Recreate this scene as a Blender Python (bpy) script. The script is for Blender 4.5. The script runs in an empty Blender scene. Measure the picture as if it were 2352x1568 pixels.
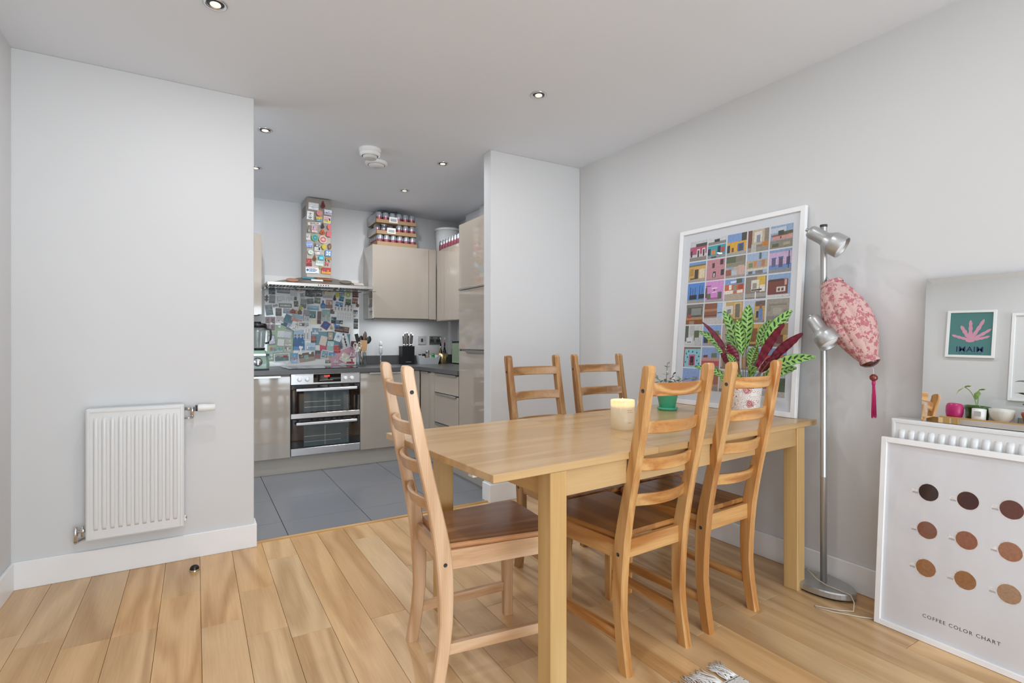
import bpy, bmesh, math, random
from mathutils import Vector, Matrix
PI = math.pi
D = bpy.data
scene = bpy.context.scene
C = scene.collection

# ---------------------------------------------------------------- camera
cam_d = D.cameras.new('camera'); cam = D.objects.new('camera', cam_d); C.objects.link(cam)
cam_d.sensor_width = 36.0
cam_d.lens = 36.0 * 1210.0 / 2352.0
cam_d.shift_y = -4.0 / 2352.0
cam_d.clip_start = 0.02
cam.location = (0, 0, 1.107)
cam.rotation_euler = (PI / 2, 0, -math.radians(30.98))
scene.camera = cam

# ---------------------------------------------------------------- view, world, daylight
vs = scene.view_settings
vs.view_transform = 'Standard'; vs.look = 'None'; vs.gamma = 1.0; vs.use_curve_mapping = False
vs.exposure = 0.12
world = D.worlds.new('sky'); scene.world = world; world.use_nodes = True
wn = world.node_tree.nodes; bg = wn['Background']
bg.inputs[0].default_value = (0.75, 0.85, 1.0, 1); bg.inputs[1].default_value = 1.2

def area(name, loc, rot, sx, sy, power, col):
    l = D.lights.new(name, 'AREA'); l.shape = 'RECTANGLE'; l.size = sx; l.size_y = sy
    l.energy = power; l.color = col
    o = D.objects.new(name, l); C.objects.link(o); o.location = loc; o.rotation_euler = rot
    return o
# daylight at the big living room window behind the photographer, plus weak added fill from an unseen kitchen side
area('window_daylight', (0.70, -3.52, 1.00), (PI / 2, 0, 0), 2.4, 1.75, 100, (0.79, 0.905, 1.0))
area('kitchen_added_fill', (-1.42, 4.05, 1.55), (PI / 2, 0, -PI / 2 + 0.35), 1.1, 1.0, 9, (0.85, 0.94, 1.0))

# ---------------------------------------------------------------- helpers
def lin(c):
    c /= 255.0
    return c / 12.92 if c <= 0.04045 else ((c + 0.055) / 1.055) ** 2.4
def hx(s):
    return (lin(int(s[0:2], 16)), lin(int(s[2:4], 16)), lin(int(s[4:6], 16)), 1.0)

class MB:
    """collects geometry for one mesh object"""
    def __init__(s): s.v = []; s.f = []; s.m = []; s.sm = []; s.c = []
    def add(s, vs, fs, m=0, smooth=False, col=None):
        o = len(s.v); s.v += [tuple(p) for p in vs]
        for f in fs:
            s.f.append([i + o for i in f]); s.m.append(m); s.sm.append(smooth); s.c.append(col)
        return s
    def box(s, lo, hi, m=0, bev=0.0, M=None, seg=1, col=None):
        x0, y0, z0 = lo; x1, y1, z1 = hi
        if bev <= 0:
            vs = [Vector(p) for p in ((x0,y0,z0),(x1,y0,z0),(x1,y1,z0),(x0,y1,z0),(x0,y0,z1),(x1,y0,z1),(x1,y1,z1),(x0,y1,z1))]
            fs = [(0,3,2,1),(4,5,6,7),(0,1,5,4),(1,2,6,5),(2,3,7,6),(3,0,4,7)]
        else:
            bm = bmesh.new()
            vv = [bm.verts.new(p) for p in ((x0,y0,z0),(x1,y0,z0),(x1,y1,z0),(x0,y1,z0),(x0,y0,z1),(x1,y0,z1),(x1,y1,z1),(x0,y1,z1))]
            for f in ((0,3,2,1),(4,5,6,7),(0,1,5,4),(1,2,6,5),(2,3,7,6),(3,0,4,7)): bm.faces.new([vv[i] for i in f])
            b = min(bev, 0.45 * min(abs(x1-x0), abs(y1-y0), abs(z1-z0)))
            bmesh.ops.bevel(bm, geom=list(bm.edges), offset=b, segments=seg, affect='EDGES', profile=0.5)
            bm.verts.index_update()
            vs = [v.co.copy() for v in bm.verts]; fs = [[v.index for v in f.verts] for f in bm.faces]
            bm.free()
        if M is not None: vs = [M @ p for p in vs]
        return s.add(vs, fs, m, False, col)
    def prism(s, poly, z0, z1, m=0, M=None, col=None):
        n = len(poly)
        vs = [Vector((x, y, z0)) for x, y in poly] + [Vector((x, y, z1)) for x, y in poly]
        fs = [list(range(n))[::-1], list(range(n, 2*n))] + [(i, (i+1) % n, n+(i+1) % n, n+i) for i in range(n)]
        if M is not None: vs = [M @ p for p in vs]
        return s.add(vs, fs, m, False, col)
    def lathe(s, prof, seg=24, m=0, M=None, smooth=True, cap=True, wob=None):
        vs = []; fs = []
        for r, z in prof:
            for i in range(seg):
                a = 2*PI*i/seg; rr = r if wob is None else r*wob(a, z)
                vs.append(Vector((rr*math.cos(a), rr*math.sin(a), z)))
        for j in range(len(prof)-1):
            for i in range(seg):
                k = (i+1) % seg
                fs.append((j*seg+i, j*seg+k, (j+1)*seg+k, (j+1)*seg+i))
        if M is not None: vs = [M @ p for p in vs]
        s.add(vs, fs, m, smooth)
        if cap:
            n = len(s.v) - len(vs)
            L = len(prof)-1
            s.f += [[n+i for i in range(seg)][::-1], [n+L*seg+i for i in range(seg)]]
            s.m += [m, m]; s.sm += [False, False]; s.c += [None, None]
        return s
    def tube(s, path, r, seg=8, m=0, smooth=True):
        path = [Vector(p) for p in path]; n = len(path); vs = []; fs = []
        up = Vector((0, 0, 1))
        for i, p in enumerate(path):
            t = (path[min(i+1, n-1)] - path[max(i-1, 0)]).normalized()
            u = up if abs(t.dot(up)) < 0.95 else Vector((1, 0, 0))
            a = t.cross(u).normalized(); b = a.cross(t).normalized()
            rr = r if not isinstance(r, (list, tuple)) else r[i]
            for k in range(seg):
                an = 2*PI*k/seg; vs.append(p + a*math.cos(an)*rr + b*math.sin(an)*rr)
        for j in range(n-1):
            for k in range(seg):
                q = (k+1) % seg; fs.append((j*seg+k, j*seg+q, (j+1)*seg+q, (j+1)*seg+k))
        fs.append(list(range(seg))[::-1]); fs.append([(n-1)*seg+k for k in range(seg)])
        return s.add(vs, fs, m, smooth)
    def loft(s, rings, m=0, smooth=False):
        k = len(rings[0]); vs = [p for r in rings for p in r]; fs = []
        for j in range(len(rings)-1):
            for i in range(k):
                q = (i+1) % k; fs.append((j*k+i, j*k+q, (j+1)*k+q, (j+1)*k+i))
        fs.append(list(range(k))[::-1]); fs.append([(len(rings)-1)*k+i for i in range(k)])
        return s.add(vs, fs, m, smooth)
    def mesh(s, name, mats):
        me = D.meshes.new(name); me.from_pydata([tuple(v) for v in s.v], [], s.f)
        for mt in (mats if isinstance(mats, (list, tuple)) else [mats]): me.materials.append(mt)
        me.polygons.foreach_set('material_index', s.m)
        me.polygons.foreach_set('use_smooth', s.sm)
        if any(c is not None for c in s.c):
            at = me.color_attributes.new('Col', 'FLOAT_COLOR', 'CORNER'); buf = []
            for p in me.polygons:
                c = s.c[p.index] or (1, 1, 1, 1); buf += list(c) * p.loop_total
            at.data.foreach_set('color', buf)
        me.update(); return me
    def build(s, name, mats, parent=None, loc=(0, 0, 0), rot=(0, 0, 0), fix=True):
        me = s.mesh(name, mats)
        if fix:
            bm = bmesh.new(); bm.from_mesh(me); bmesh.ops.recalc_face_normals(bm, faces=bm.faces); bm.to_mesh(me); bm.free()
        return link(name, me, parent, loc, rot)
def link(name, me, parent=None, loc=(0, 0, 0), rot=(0, 0, 0)):
    o = D.objects.new(name, me); C.objects.link(o)
    o.location = loc; o.rotation_euler = rot
    if parent is not None: o.parent = parent
    return o
def tag(o, label, cat, group=None, kind=None):
    if label: o['label'] = label
    if cat: o['category'] = cat
    if group: o['group'] = group
    if kind: o['kind'] = kind
    return o
def thing(name, label, cat, loc=(0, 0, 0), rz=0.0, group=None, rot=None):
    o = D.objects.new(name, None); C.objects.link(o); o.empty_display_size = 0.05
    o.location = loc; o.rotation_euler = rot if rot else (0, 0, rz)
    return tag(o, label, cat, group)
def struct(name, mb, m, parent=None):
    o = mb.build(name, m, parent)
    if parent is None: o['kind'] = 'structure'
    return o
def dup(root, loc, rz, label, group=None):
    r = root.copy(); C.objects.link(r); r.location = loc; r.rotation_euler = (0, 0, rz); r['label'] = label
    if group: r['group'] = group
    for ch in list(root.children):
        c = ch.copy(); C.objects.link(c); c.parent = r
        for g in list(ch.children):
            d = g.copy(); C.objects.link(d); d.parent = c
    return r
def bx(name, lo, hi, m, parent=None, bev=0.002, seg=1):
    return MB().box(lo, hi, 0, bev, None, seg).build(name, m, parent, fix=False)
def axis_m(p, q):
    """matrix taking local +Z at the origin to the segment p -> q"""
    p = Vector(p); d = (Vector(q) - p).normalized()
    r = Vector((1, 0, 0)) if abs(d.x) < .9 else Vector((0, 1, 0))
    x = (r - d*r.dot(d)).normalized(); y = d.cross(x)
    M = Matrix((x, y, d)).transposed().to_4x4(); M.translation = p
    return M
def text(name, body, size, m, parent, M, bold=0.0, ext=0.0004, align='CENTER', sx=1.0, space=1.0):
    cu = D.curves.new(name, 'FONT'); cu.body = body; cu.size = size; cu.extrude = ext; cu.offset = bold
    cu.align_x = align; cu.align_y = 'CENTER'; cu.space_character = space; cu.resolution_u = 3
    t = D.objects.new(name + '_tmp', cu); C.objects.link(t)
    dg = bpy.context.evaluated_depsgraph_get()
    me = D.meshes.new_from_object(t.evaluated_get(dg)); D.objects.remove(t); D.curves.remove(cu)
    for v in me.vertices: v.co.x *= sx
    me.transform(M); me.materials.clear(); me.materials.append(m); me.name = name
    return link(name, me, parent)

# ---------------------------------------------------------------- materials
def nodes(name):
    m = D.materials.new(name); m.use_nodes = True; nt = m.node_tree
    return m, nt, nt.nodes, nt.links, nt.nodes['Principled BSDF']
def pm(name, col, rough=0.5, metal=0.0, var=0.04, scale=6.0, bump=0.0, coat=0.0, spec=0.5, trans=0.0, alpha=1.0, em=None, ems=0.0, sss=0.0, bscale=None):
    m, nt, N, L, b = nodes(name)
    c = hx(col) if isinstance(col, str) else col
    tc = N.new('ShaderNodeTexCoord'); nz = N.new('ShaderNodeTexNoise'); nz.inputs['Scale'].default_value = scale; nz.inputs['Detail'].default_value = 4
    L.new(tc.outputs['Object'], nz.inputs['Vector'])
    mx = N.new('ShaderNodeMix'); mx.data_type = 'RGBA'
    mx.inputs[6].default_value = tuple(min(1, x*(1-var)) for x in c[:3]) + (1,)
    mx.inputs[7].default_value = tuple(min(1, x*(1+var)) for x in c[:3]) + (1,)
    L.new(nz.outputs['Fac'], mx.inputs[0]); L.new(mx.outputs[2], b.inputs['Base Color'])
    b.inputs['Roughness'].default_value = rough; b.inputs['Metallic'].default_value = metal
    b.inputs['Specular IOR Level'].default_value = spec
    b.inputs['Coat Weight'].default_value = coat; b.inputs['Coat Roughness'].default_value = 0.04
    b.inputs['Transmission Weight'].default_value = trans; b.inputs['Alpha'].default_value = alpha
    if sss: b.inputs['Subsurface Weight'].default_value = sss; b.inputs['Subsurface Radius'].default_value = (0.03, 0.02, 0.01)
    if em: b.inputs['Emission Color'].default_value = hx(em); b.inputs['Emission Strength'].default_value = ems
    if bump:
        n2 = N.new('ShaderNodeTexNoise'); n2.inputs['Scale'].default_value = bscale or scale*8; n2.inputs['Detail'].default_value = 5
        L.new(tc.outputs['Object'], n2.inputs['Vector'])
        bp = N.new('ShaderNodeBump'); bp.inputs['Strength'].default_value = bump; bp.inputs['Distance'].default_value = 0.002
        L.new(n2.outputs['Fac'], bp.inputs['Height']); L.new(bp.outputs['Normal'], b.inputs['Normal'])
    return m
def wood(name, light, dark, axis='Z', fig=5.0, rough=0.4, rv=0.12, knots=0.0, coat=0.0, contrast=1.0, stretch=0.09, hue=0.0):
    """wood with long grain figure along one local axis; every object gets its own cut of the figure"""
    m, nt, N, L, b = nodes(name)
    tc = N.new('ShaderNodeTexCoord'); oi = N.new('ShaderNodeObjectInfo')
    mp = N.new('ShaderNodeMapping')
    sc = [1.0, 1.0, 1.0]; sc['XYZ'.index(axis)] = stretch
    mp.inputs['Scale'].default_value = sc
    L.new(tc.outputs['Object'], mp.inputs['Vector'])
    off = N.new('ShaderNodeVectorMath'); off.operation = 'SCALE'; off.inputs[0].default_value = (37.0, 51.0, 23.0); L.new(oi.outputs['Random'], off.inputs['Scale'])
    ad = N.new('ShaderNodeVectorMath'); L.new(mp.outputs[0], ad.inputs[0]); L.new(off.outputs[0], ad.inputs[1])
    n1 = N.new('ShaderNodeTexNoise'); n1.inputs['Scale'].default_value = fig; n1.inputs['Detail'].default_value = 2.0; n1.inputs['Distortion'].default_value = 0.6
    L.new(ad.outputs[0], n1.inputs['Vector'])
    # growth rings: bands of the slow figure noise
    mu = N.new('ShaderNodeMath'); mu.operation = 'MULTIPLY'; mu.inputs[1].default_value = 34.0; L.new(n1.outputs['Fac'], mu.inputs[0])
    sn = N.new('ShaderNodeMath'); sn.operation = 'SINE'; L.new(mu.outputs[0], sn.inputs[0])
    mr = N.new('ShaderNodeMapRange'); mr.inputs[1].default_value = -1; mr.inputs[2].default_value = 1; mr.inputs[3].default_value = 0.0; mr.inputs[4].default_value = 0.95; L.new(sn.outputs[0], mr.inputs[0])
    n2 = N.new('ShaderNodeTexNoise'); n2.inputs['Scale'].default_value = fig*34; n2.inputs['Detail'].default_value = 3.0
    mp2 = N.new('ShaderNodeMapping'); sc2 = [1.0, 1.0, 1.0]; sc2['XYZ'.index(axis)] = stretch*0.35; mp2.inputs['Scale'].default_value = sc2
    L.new(tc.outputs['Object'], mp2.inputs['Vector']); L.new(mp2.outputs[0], n2.inputs['Vector'])
    n3 = N.new('ShaderNodeTexNoise'); n3.inputs['Scale'].default_value = fig*0.8; n3.inputs['Detail'].default_value = 2.0; L.new(ad.outputs[0], n3.inputs['Vector'])
    # ring strength fades in and out
    rs = N.new('ShaderNodeMath'); rs.operation = 'MULTIPLY'; L.new(mr.outputs[0], rs.inputs[0]); L.new(n3.outputs['Fac'], rs.inputs[1])
    s1 = N.new('ShaderNodeMath'); s1.operation = 'MULTIPLY_ADD'; s1.inputs[1].default_value = 0.5; L.new(n2.outputs['Fac'], s1.inputs[0]); L.new(rs.outputs[0], s1.inputs[2])
    s2 = N.new('ShaderNodeMath'); s2.operation = 'MULTIPLY'; s2.inputs[1].default_value = 1.25*contrast; s2.use_clamp = True; L.new(s1.outputs[0], s2.inputs[0])
    mx = N.new('ShaderNodeMix'); mx.data_type = 'RGBA'; mx.inputs[6].default_value = hx(light); mx.inputs[7].default_value = hx(dark); L.new(s2.outputs[0], mx.inputs[0])
    out = mx.outputs[2]
    if knots:
        vo = N.new('ShaderNodeTexVoronoi'); vo.inputs['Scale'].default_value = knots
        mp3 = N.new('ShaderNodeMapping'); sc3 = [1.0, 1.0, 1.0]; sc3['XYZ'.index(axis)] = 0.4; mp3.inputs['Scale'].default_value = sc3
        L.new(tc.outputs['Object'], mp3.inputs['Vector']); a2 = N.new('ShaderNodeVectorMath'); L.new(mp3.outputs[0], a2.inputs[0]); L.new(off.outputs[0], a2.inputs[1]); L.new(a2.outputs[0], vo.inputs['Vector'])
        kr = N.new('ShaderNodeMapRange'); kr.inputs[1].default_value = 0.015; kr.inputs[2].default_value = 0.06; kr.inputs[3].default_value = 0.7; kr.inputs[4].default_value = 0.0; L.new(vo.outputs['Distance'], kr.inputs[0])
        k2 = N.new('ShaderNodeMix'); k2.data_type = 'RGBA'; k2.inputs[7].default_value = tuple(x*0.35 for x in hx(dark)[:3]) + (1,)
        L.new(kr.outputs[0], k2.inputs[0]); L.new(out, k2.inputs[6]); out = k2.outputs[2]
    hs = N.new('ShaderNodeHueSaturation')
    vr = N.new('ShaderNodeMapRange'); vr.inputs[3].default_value = 1.0 - rv; vr.inputs[4].default_value = 1.0 + rv; L.new(oi.outputs['Random'], vr.inputs[0])
    L.new(vr.outputs[0], hs.inputs['Value'])
    if hue:
        fr = N.new('ShaderNodeMath'); fr.operation = 'MULTIPLY'; fr.inputs[1].default_value = 7.31; L.new(oi.outputs['Random'], fr.inputs[0])
        f2 = N.new('ShaderNodeMath'); f2.operation = 'FRACT'; L.new(fr.outputs[0], f2.inputs[0])
        hr = N.new('ShaderNodeMapRange'); hr.inputs[3].default_value = 0.5 - hue; hr.inputs[4].default_value = 0.5 + hue; L.new(f2.outputs[0], hr.inputs[0]); L.new(hr.outputs[0], hs.inputs['Hue'])
        sr = N.new('ShaderNodeMapRange'); sr.inputs[3].default_value = 1.08; sr.inputs[4].default_value = 0.92; L.new(f2.outputs[0], sr.inputs[0]); L.new(sr.outputs[0], hs.inputs['Saturation'])
    L.new(out, hs.inputs['Color']); L.new(hs.outputs[0], b.inputs['Base Color'])
    b.inputs['Roughness'].default_value = rough; b.inputs['Coat Weight'].default_value = coat; b.inputs['Coat Roughness'].default_value = 0.15
    bp = N.new('ShaderNodeBump'); bp.inputs['Strength'].default_value = 0.06; bp.inputs['Distance'].default_value = 0.001
    L.new(n2.outputs['Fac'], bp.inputs['Height']); L.new(bp.outputs['Normal'], b.inputs['Normal'])
    return m
def print_mat():
    """flat print: colours come from the printed patches, with a fine halftone like break-up"""
    m, nt, N, L, b = nodes('printed_paper')
    at = N.new('ShaderNodeAttribute'); at.attribute_name = 'Col'
    tc = N.new('ShaderNodeTexCoord'); nz = N.new('ShaderNodeTexNoise'); nz.inputs['Scale'].default_value = 120; nz.inputs['Detail'].default_value = 3
    L.new(tc.outputs['Object'], nz.inputs['Vector'])
    mr = N.new('ShaderNodeMapRange'); mr.inputs[1].default_value = 0.3; mr.inputs[2].default_value = 0.7; mr.inputs[3].default_value = 0.82; mr.inputs[4].default_value = 1.12; L.new(nz.outputs['Fac'], mr.inputs[0])
    hs = N.new('ShaderNodeHueSaturation'); L.new(at.outputs['Color'], hs.inputs['Color']); L.new(mr.outputs[0], hs.inputs['Value'])
    L.new(hs.outputs[0], b.inputs['Base Color']); b.inputs['Roughness'].default_value = 0.35
    return m
def glass_mat(name, tint=(1, 1, 1, 1), rough=0.0, base=0.06, power=1.0):
    """thin pane: clear with a fresnel reflection"""
    m = D.materials.new(name); m.use_nodes = True; nt = m.node_tree; N = nt.nodes; L = nt.links; N.clear()
    out = N.new('ShaderNodeOutputMaterial'); mx = N.new('ShaderNodeMixShader'); tr = N.new('ShaderNodeBsdfTransparent'); gl = N.new('ShaderNodeBsdfGlossy')
    tr.inputs[0].default_value = tint; gl.inputs['Roughness'].default_value = rough
    lw = N.new('ShaderNodeLayerWeight'); lw.inputs[0].default_value = 0.5
    fr = N.new('ShaderNodeMath'); fr.operation = 'POWER'; fr.inputs[1].default_value = 4.0; L.new(lw.outputs['Facing'], fr.inputs[0])
    nz = N.new('ShaderNodeTexNoise'); nz.inputs['Scale'].default_value = 3.0
    ml = N.new('ShaderNodeMath'); ml.operation = 'MULTIPLY_ADD'; ml.inputs[1].default_value = power; L.new(fr.outputs[0], ml.inputs[0])
    m2 = N.new('ShaderNodeMath'); m2.operation = 'MULTIPLY'; m2.inputs[1].default_value = base; L.new(nz.outputs['Fac'], m2.inputs[0]); L.new(m2.outputs[0], ml.inputs[2])
    L.new(ml.outputs[0], mx.inputs[0]); L.new(tr.outputs[0], mx.inputs[1]); L.new(gl.outputs[0], mx.inputs[2]); L.new(mx.outputs[0], out.inputs[0])
    return m

M_wall = pm('white_wall_paint', 'd9d9d9', 0.7, var=0.012, scale=1.5, bump=0.04, bscale=160)
M_ceil = pm('ceiling_paint', 'e9edf3', 0.8, var=0.012, scale=1.0)
M_trim = pm('white_gloss_trim', 'f3f3f3', 0.3, var=0.01)
M_radi = pm('white_enamel', 'dfdfde', 0.28, var=0.01, coat=0.3)
M_white = pm('white_plastic', 'eeeeec', 0.35, var=0.01)
M_chrome = pm('chrome', 'd8d8d8', 0.12, 1.0, var=0.03)
M_steel = pm('brushed_steel', 'c4c4c2', 0.3, 1.0, var=0.06, scale=30)
M_silver = pm('silver_lacquer', 'b9bab9', 0.36, 0.75, var=0.03)
M_black = pm('black_plastic', '121214', 0.35, var=0.1)
M_dark = pm('dark_grey_plastic', '3a3a3c', 0.5, var=0.1)
M_floor = wood('oak_plank', 'e6c08e', 'ad7f4c', 'Y', 4.2, 0.34, 0.07, coat=0.12, contrast=0.72, stretch=0.12, hue=0.004, knots=2.6)
M_tile = pm('slate_grey_porcelain', '828488', 0.24, var=0.06, scale=2.0, bump=0.03)
M_grout = pm('dark_grout', '4a4a4a', 0.9)
M_subfl = pm('floor_screed', '5a4330', 0.9)
M_cab = pm('greige_gloss_lacquer', 'b1a699', 0.08, var=0.01, coat=1.0)
M_cabin = pm('greige_matt_edge', '9a9187', 0.5, var=0.02)
M_work = pm('graphite_laminate', '5b5a5a', 0.3, var=0.12, scale=60)
M_print = print_mat()
M_glass = glass_mat('clear_glass')
M_mirror = pm('mirror_silver', 'f2f4f3', 0.0, 1.0, var=0.004)
PINE = {a: wood('amber_pine_' + a, 'e3b475', 'ac6c30', a, 7.0, 0.34, 0.07, coat=0.2, knots=(3.2 if a == 'Z' else 0)) for a in 'XYZ'}
PALE = {a: wood('pale_pine_' + a, 'ebc8a4', 'c2956a', a, 7.0, 0.36, 0.05, coat=0.15) for a in 'XYZ'}
BROWN = {a: wood('honey_pine_' + a, 'c9a070', '8f6032', a, 7.0, 0.36, 0.06, coat=0.2) for a in 'XYZ'}
SEATW = wood('brown_stained_seat', 'd69c6a', '9a663c', 'Y', 6.0, 0.3, 0.1, coat=0.3)
SEATA = wood('amber_stained_seat', 'bd8548', '8a5626', 'Y', 6.0, 0.3, 0.1, coat=0.3)
OAK_X = wood('light_oak_veneer', 'cfaa78', 'aa824e', 'X', 5.0, 0.3, 0.03, coat=0.25, contrast=0.7)
OAK_Z = wood('light_oak_leg', 'd6b27a', 'b48a50', 'Z', 5.0, 0.36, 0.03, contrast=0.7)
OAK_Y = wood('light_oak_edge', 'd8b176', 'bb8c4d', 'Y', 5.0, 0.34, 0.03, contrast=0.7)

# ---------------------------------------------------------------- room shell
XL, XR = -0.70, 2.49          # left and right wall faces
YP = 3.135                    # face of the partition towards the living room
YB = 5.32                     # kitchen back wall
YW = -3.60                    # window wall behind the photographer
XK = -1.50                    # kitchen left wall
ZC = 2.40
EPS = 0.001
struct('floor', MB().box((XL-.1, YW-.1, -0.08), (XR+.1, 3.165, -0.014)), M_subfl)
floor_o = D.objects['floor']
rnd = random.Random(5)
PW = 0.1445
known = {  # end joints read off the photograph, per row counted from the joint line nearest the camera axis
    -4: [2.53, 1.2], -3: [2.443], -2: [2.443], -1: [2.69, 1.95, 1.0], 0: [2.347, 1.3], 1: [2.592, 2.19], 2: [2.90, 2.10], 3: [1.55], 4: [2.08], 5: [2.95, 1.20],
}
k0 = int(math.floor((XL-0.018)/PW)); k1 = int(math.ceil((XR-0.018)/PW))
for k in range(k0, k1):
    xa = max(XL-.02, 0.018+k*PW); xb = min(XR+.02, 0.018+(k+1)*PW)
    ys = list(known.get(k, []))
    y = min(ys) if ys else rnd.uniform(1.9, 3.1)
    if not ys: ys = [y]
    while y > YW + 1.0:
        y -= rnd.uniform(0.75, 1.35); ys.append(y)
    ys = [3.165] + sorted(ys, reverse=True) + [YW-.05]
    for a, b_ in zip(ys[:-1], ys[1:]):
        if a - b_ < 0.05: continue
        MB().box((xa+.0006, b_+.0006, -0.014), (xb-.0006, a-.0006, 0.0), 0, 0.0008).build('plank', M_floor, floor_o, fix=False)
struct('floor_kitchen', MB().box((XK-.1, 3.165, -0.08), (XR+.1, YB+.1, -0.006)), M_grout)
fk = D.objects['floor_kitchen']
for i in range(-5, 5):
    xa = 0.45 + (i-1)*0.4735 + 0; xb = xa + 0.4735
    xa2 = max(xa, XK); xb2 = min(xb, XR)
    if xb2 - xa2 < 0.03: continue
    for j in range(-1, 4):
        ya = max(3.467 + (j-1)*0.494 + 0.494*0, 3.19); yb = min(3.467 + j*0.494, YB)
        if yb - ya < 0.03: continue
        MB().box((xa2+.0017, ya+.0017, -0.006), (xb2-.0017, yb-.0017, 0.0), 0, 0.0008).build('tile', M_tile, fk, fix=False)
t = struct('trim_1', MB().prism([(-.016, 0), (.016, 0), (.013, .006), (.005, .0085), (-.005, .0085), (-.013, .006)], 0.262, 1.735, 0, Matrix(((0,0,1,0),(1,0,0,3.178),(0,1,0,0),(0,0,0,1)))), wood('oak_threshold', 'cda36a', 'a87f48', 'X', 6, 0.4))

struct('ceiling', MB().box((XK-.1, YW-.15, ZC), (XR+.12, YB+.12, ZC+.1)), M_ceil)
struct('wall_left', MB().box((XL-.1, YW-.15, 0), (XL, YP-.001, ZC)), M_wall)
struct('wall_right', MB().box((XR, YW-.15, 0), (XR+.12, YB+.12, ZC)), M_wall)
struct('wall_partition', MB().box((XK-.1, YP, 0), (0.268, YP+.10, ZC), 0, 0.003), M_wall)
struct('wall_pillar', MB().box((1.722, 3.148, 0), (XR-EPS, 3.25, ZC), 0, 0.003), M_wall)
struct('wall_kitchen', MB().box((XK-.1, YB, 0), (XR, YB+.12, ZC)), M_wall)
mb = MB()
wy0, wy1, wz0, wz1 = 3.48, 4.62, 1.04, 2.06
mb.box((XK-.1, YP+.1, 0), (XK, wy0, ZC)); mb.box((XK-.1, wy1, 0), (XK, YB, ZC)); mb.box((XK-.1, wy0, 0), (XK, wy1, wz0)); mb.box((XK-.1, wy0, wz1), (XK, wy1, ZC))
struct('wall_kitchen_left', mb, M_wall)
mb = MB(); bx0, bx1, bz0, bz1 = -0.55, 1.95, 0.08, 1.95
mb.box((XL-.1, YW-.15, 0), (bx0, YW, ZC)); mb.box((bx1, YW-.15, 0), (XR, YW, ZC)); mb.box((bx0, YW-.15, 0), (bx1, YW, bz0)); mb.box((bx0, YW-.15, bz1), (bx1, YW, ZC))
struct('wall_back', mb, M_wall)
def window(name, lo, hi, axis, n):
    """frame, mullions and panes in a wall opening; axis 0 runs along X, 1 along Y"""
    w = D.objects.new(name, None); C.objects.link(w); w['kind'] = 'structure'
    a0, a1, z0, z1, d0, d1 = lo[0], hi[0], lo[1], hi[1], lo[2], hi[2]
    def b(nm, p, q, r, s, dd0, dd1, m):
        if axis == 0: return bx(nm, (p, dd0, r), (q, dd1, s), m, w, 0.003)
        return bx(nm, (dd0, p, r), (dd1, q, s), m, w, 0.003)
    t = 0.06
    b('frame_rail', a0, a1, z0, z0+t, d0, d1, M_white); b('frame_rail', a0, a1, z1-t, z1, d0, d1, M_white)
    for i in range(n+1):
        x = a0 + (a1-a0-t)*i/n
        b('frame_stile', x, x+t, z0+t, z1-t, d0, d1, M_white)
        if i < n: b('pane', x+t, a0+(a1-a0-t)*(i+1)/n, z0+t, z1-t, (d0+d1)/2-.003, (d0+d1)/2+.003, M_glass)
window('window_1', (bx0, bz0, YW-.12), (bx1, bz1, YW-.06), 0, 3)
window('added_kitchen_window', (wy0, wz0, XK-.09), (wy1, wz1, XK-.04), 1, 2)  # unseen window added to go with the kitchen fill light
# baseboards
BH, BT = 0.122, 0.013
def bboard(name, lo, hi): return struct(name, MB().box(lo, hi, 0, 0.003), M_trim)
bboard('baseboard_left', (XL, YW, 0), (XL+BT, YP-BT, BH))
mb = MB().box((XL, YP-BT, 0), (0.268+BT, YP, BH), 0, 0.002); mb.box((0.268, YP, 0), (0.268+BT, YP+.10, BH), 0, 0.002)
struct('baseboard_partition', mb, M_trim)
mb = MB().box((1.722-BT, 3.148-BT, 0), (XR-BT, 3.148, BH), 0, 0.002); mb.box((1.722-BT, 3.148, 0), (1.722, 3.25, BH), 0, 0.002)
struct('baseboard_pillar', mb, M_trim)
mb = MB().box((XR-BT, YW, 0), (XR, 3.148, BH), 0, 0.003)
struct('baseboard_right', mb, M_trim)
struct('baseboard_back', MB().box((XL+BT, YW, 0), (XR-BT, YW+BT, BH), 0, 0.003), M_trim)
# ================================================================ kitchen units
FY = 4.66     # front plane of the back run
FX = 1.80     # front plane of the right run
def handle_x(parent, x0, x1, y, z):      # slim edge pull along X, on the top edge of a door
    m = MB().box((x0, y-.012, z-.004), (x1, y+.016, z), 0, 0.001); m.box((x0, y-.012, z-.016), (x1, y-.009, z-.004), 0, 0.0008)
    return m.build('handle', M_steel, parent, fix=False)
def handle_y(parent, y0, y1, x, z):
    m = MB().box((x-.012, y0, z-.004), (x+.016, y1, z), 0, 0.001); m.box((x-.012, y0, z-.016), (x-.009, y1, z-.004), 0, 0.0008)
    return m.build('handle', M_steel, parent, fix=False)
c = thing('base_cabinet', 'glossy greige base cabinet left of the oven', 'cabinet', (0.075, FY, 0), group='glossy base cabinets')
bx('carcass', (0.0, 0.02, .137), (0.593, .645, .822), M_cabin, c, 0.001)
d = bx('door', (0.0, 0, .137), (0.593, .019, .806), M_cab, c, 0.002); handle_x(d, 0.12, 0.52, 0.0, .812)
c = thing('base_cabinet', 'glossy greige base cabinet right of the oven', 'cabinet', (1.241, FY, 0), group='glossy base cabinets')
bx('carcass', (0.0, 0.02, .137), (0.555, .645, .822), M_cabin, c, 0.001)
d = bx('door', (0.0, 0, .137), (0.47, .019, .812), M_cab, c, 0.002); handle_x(d, 0.08, 0.40, 0.0, .818)
bx('filler_panel', (0.473, 0, .137), (0.553, .019, .818), M_cab, c, 0.001)
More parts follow.
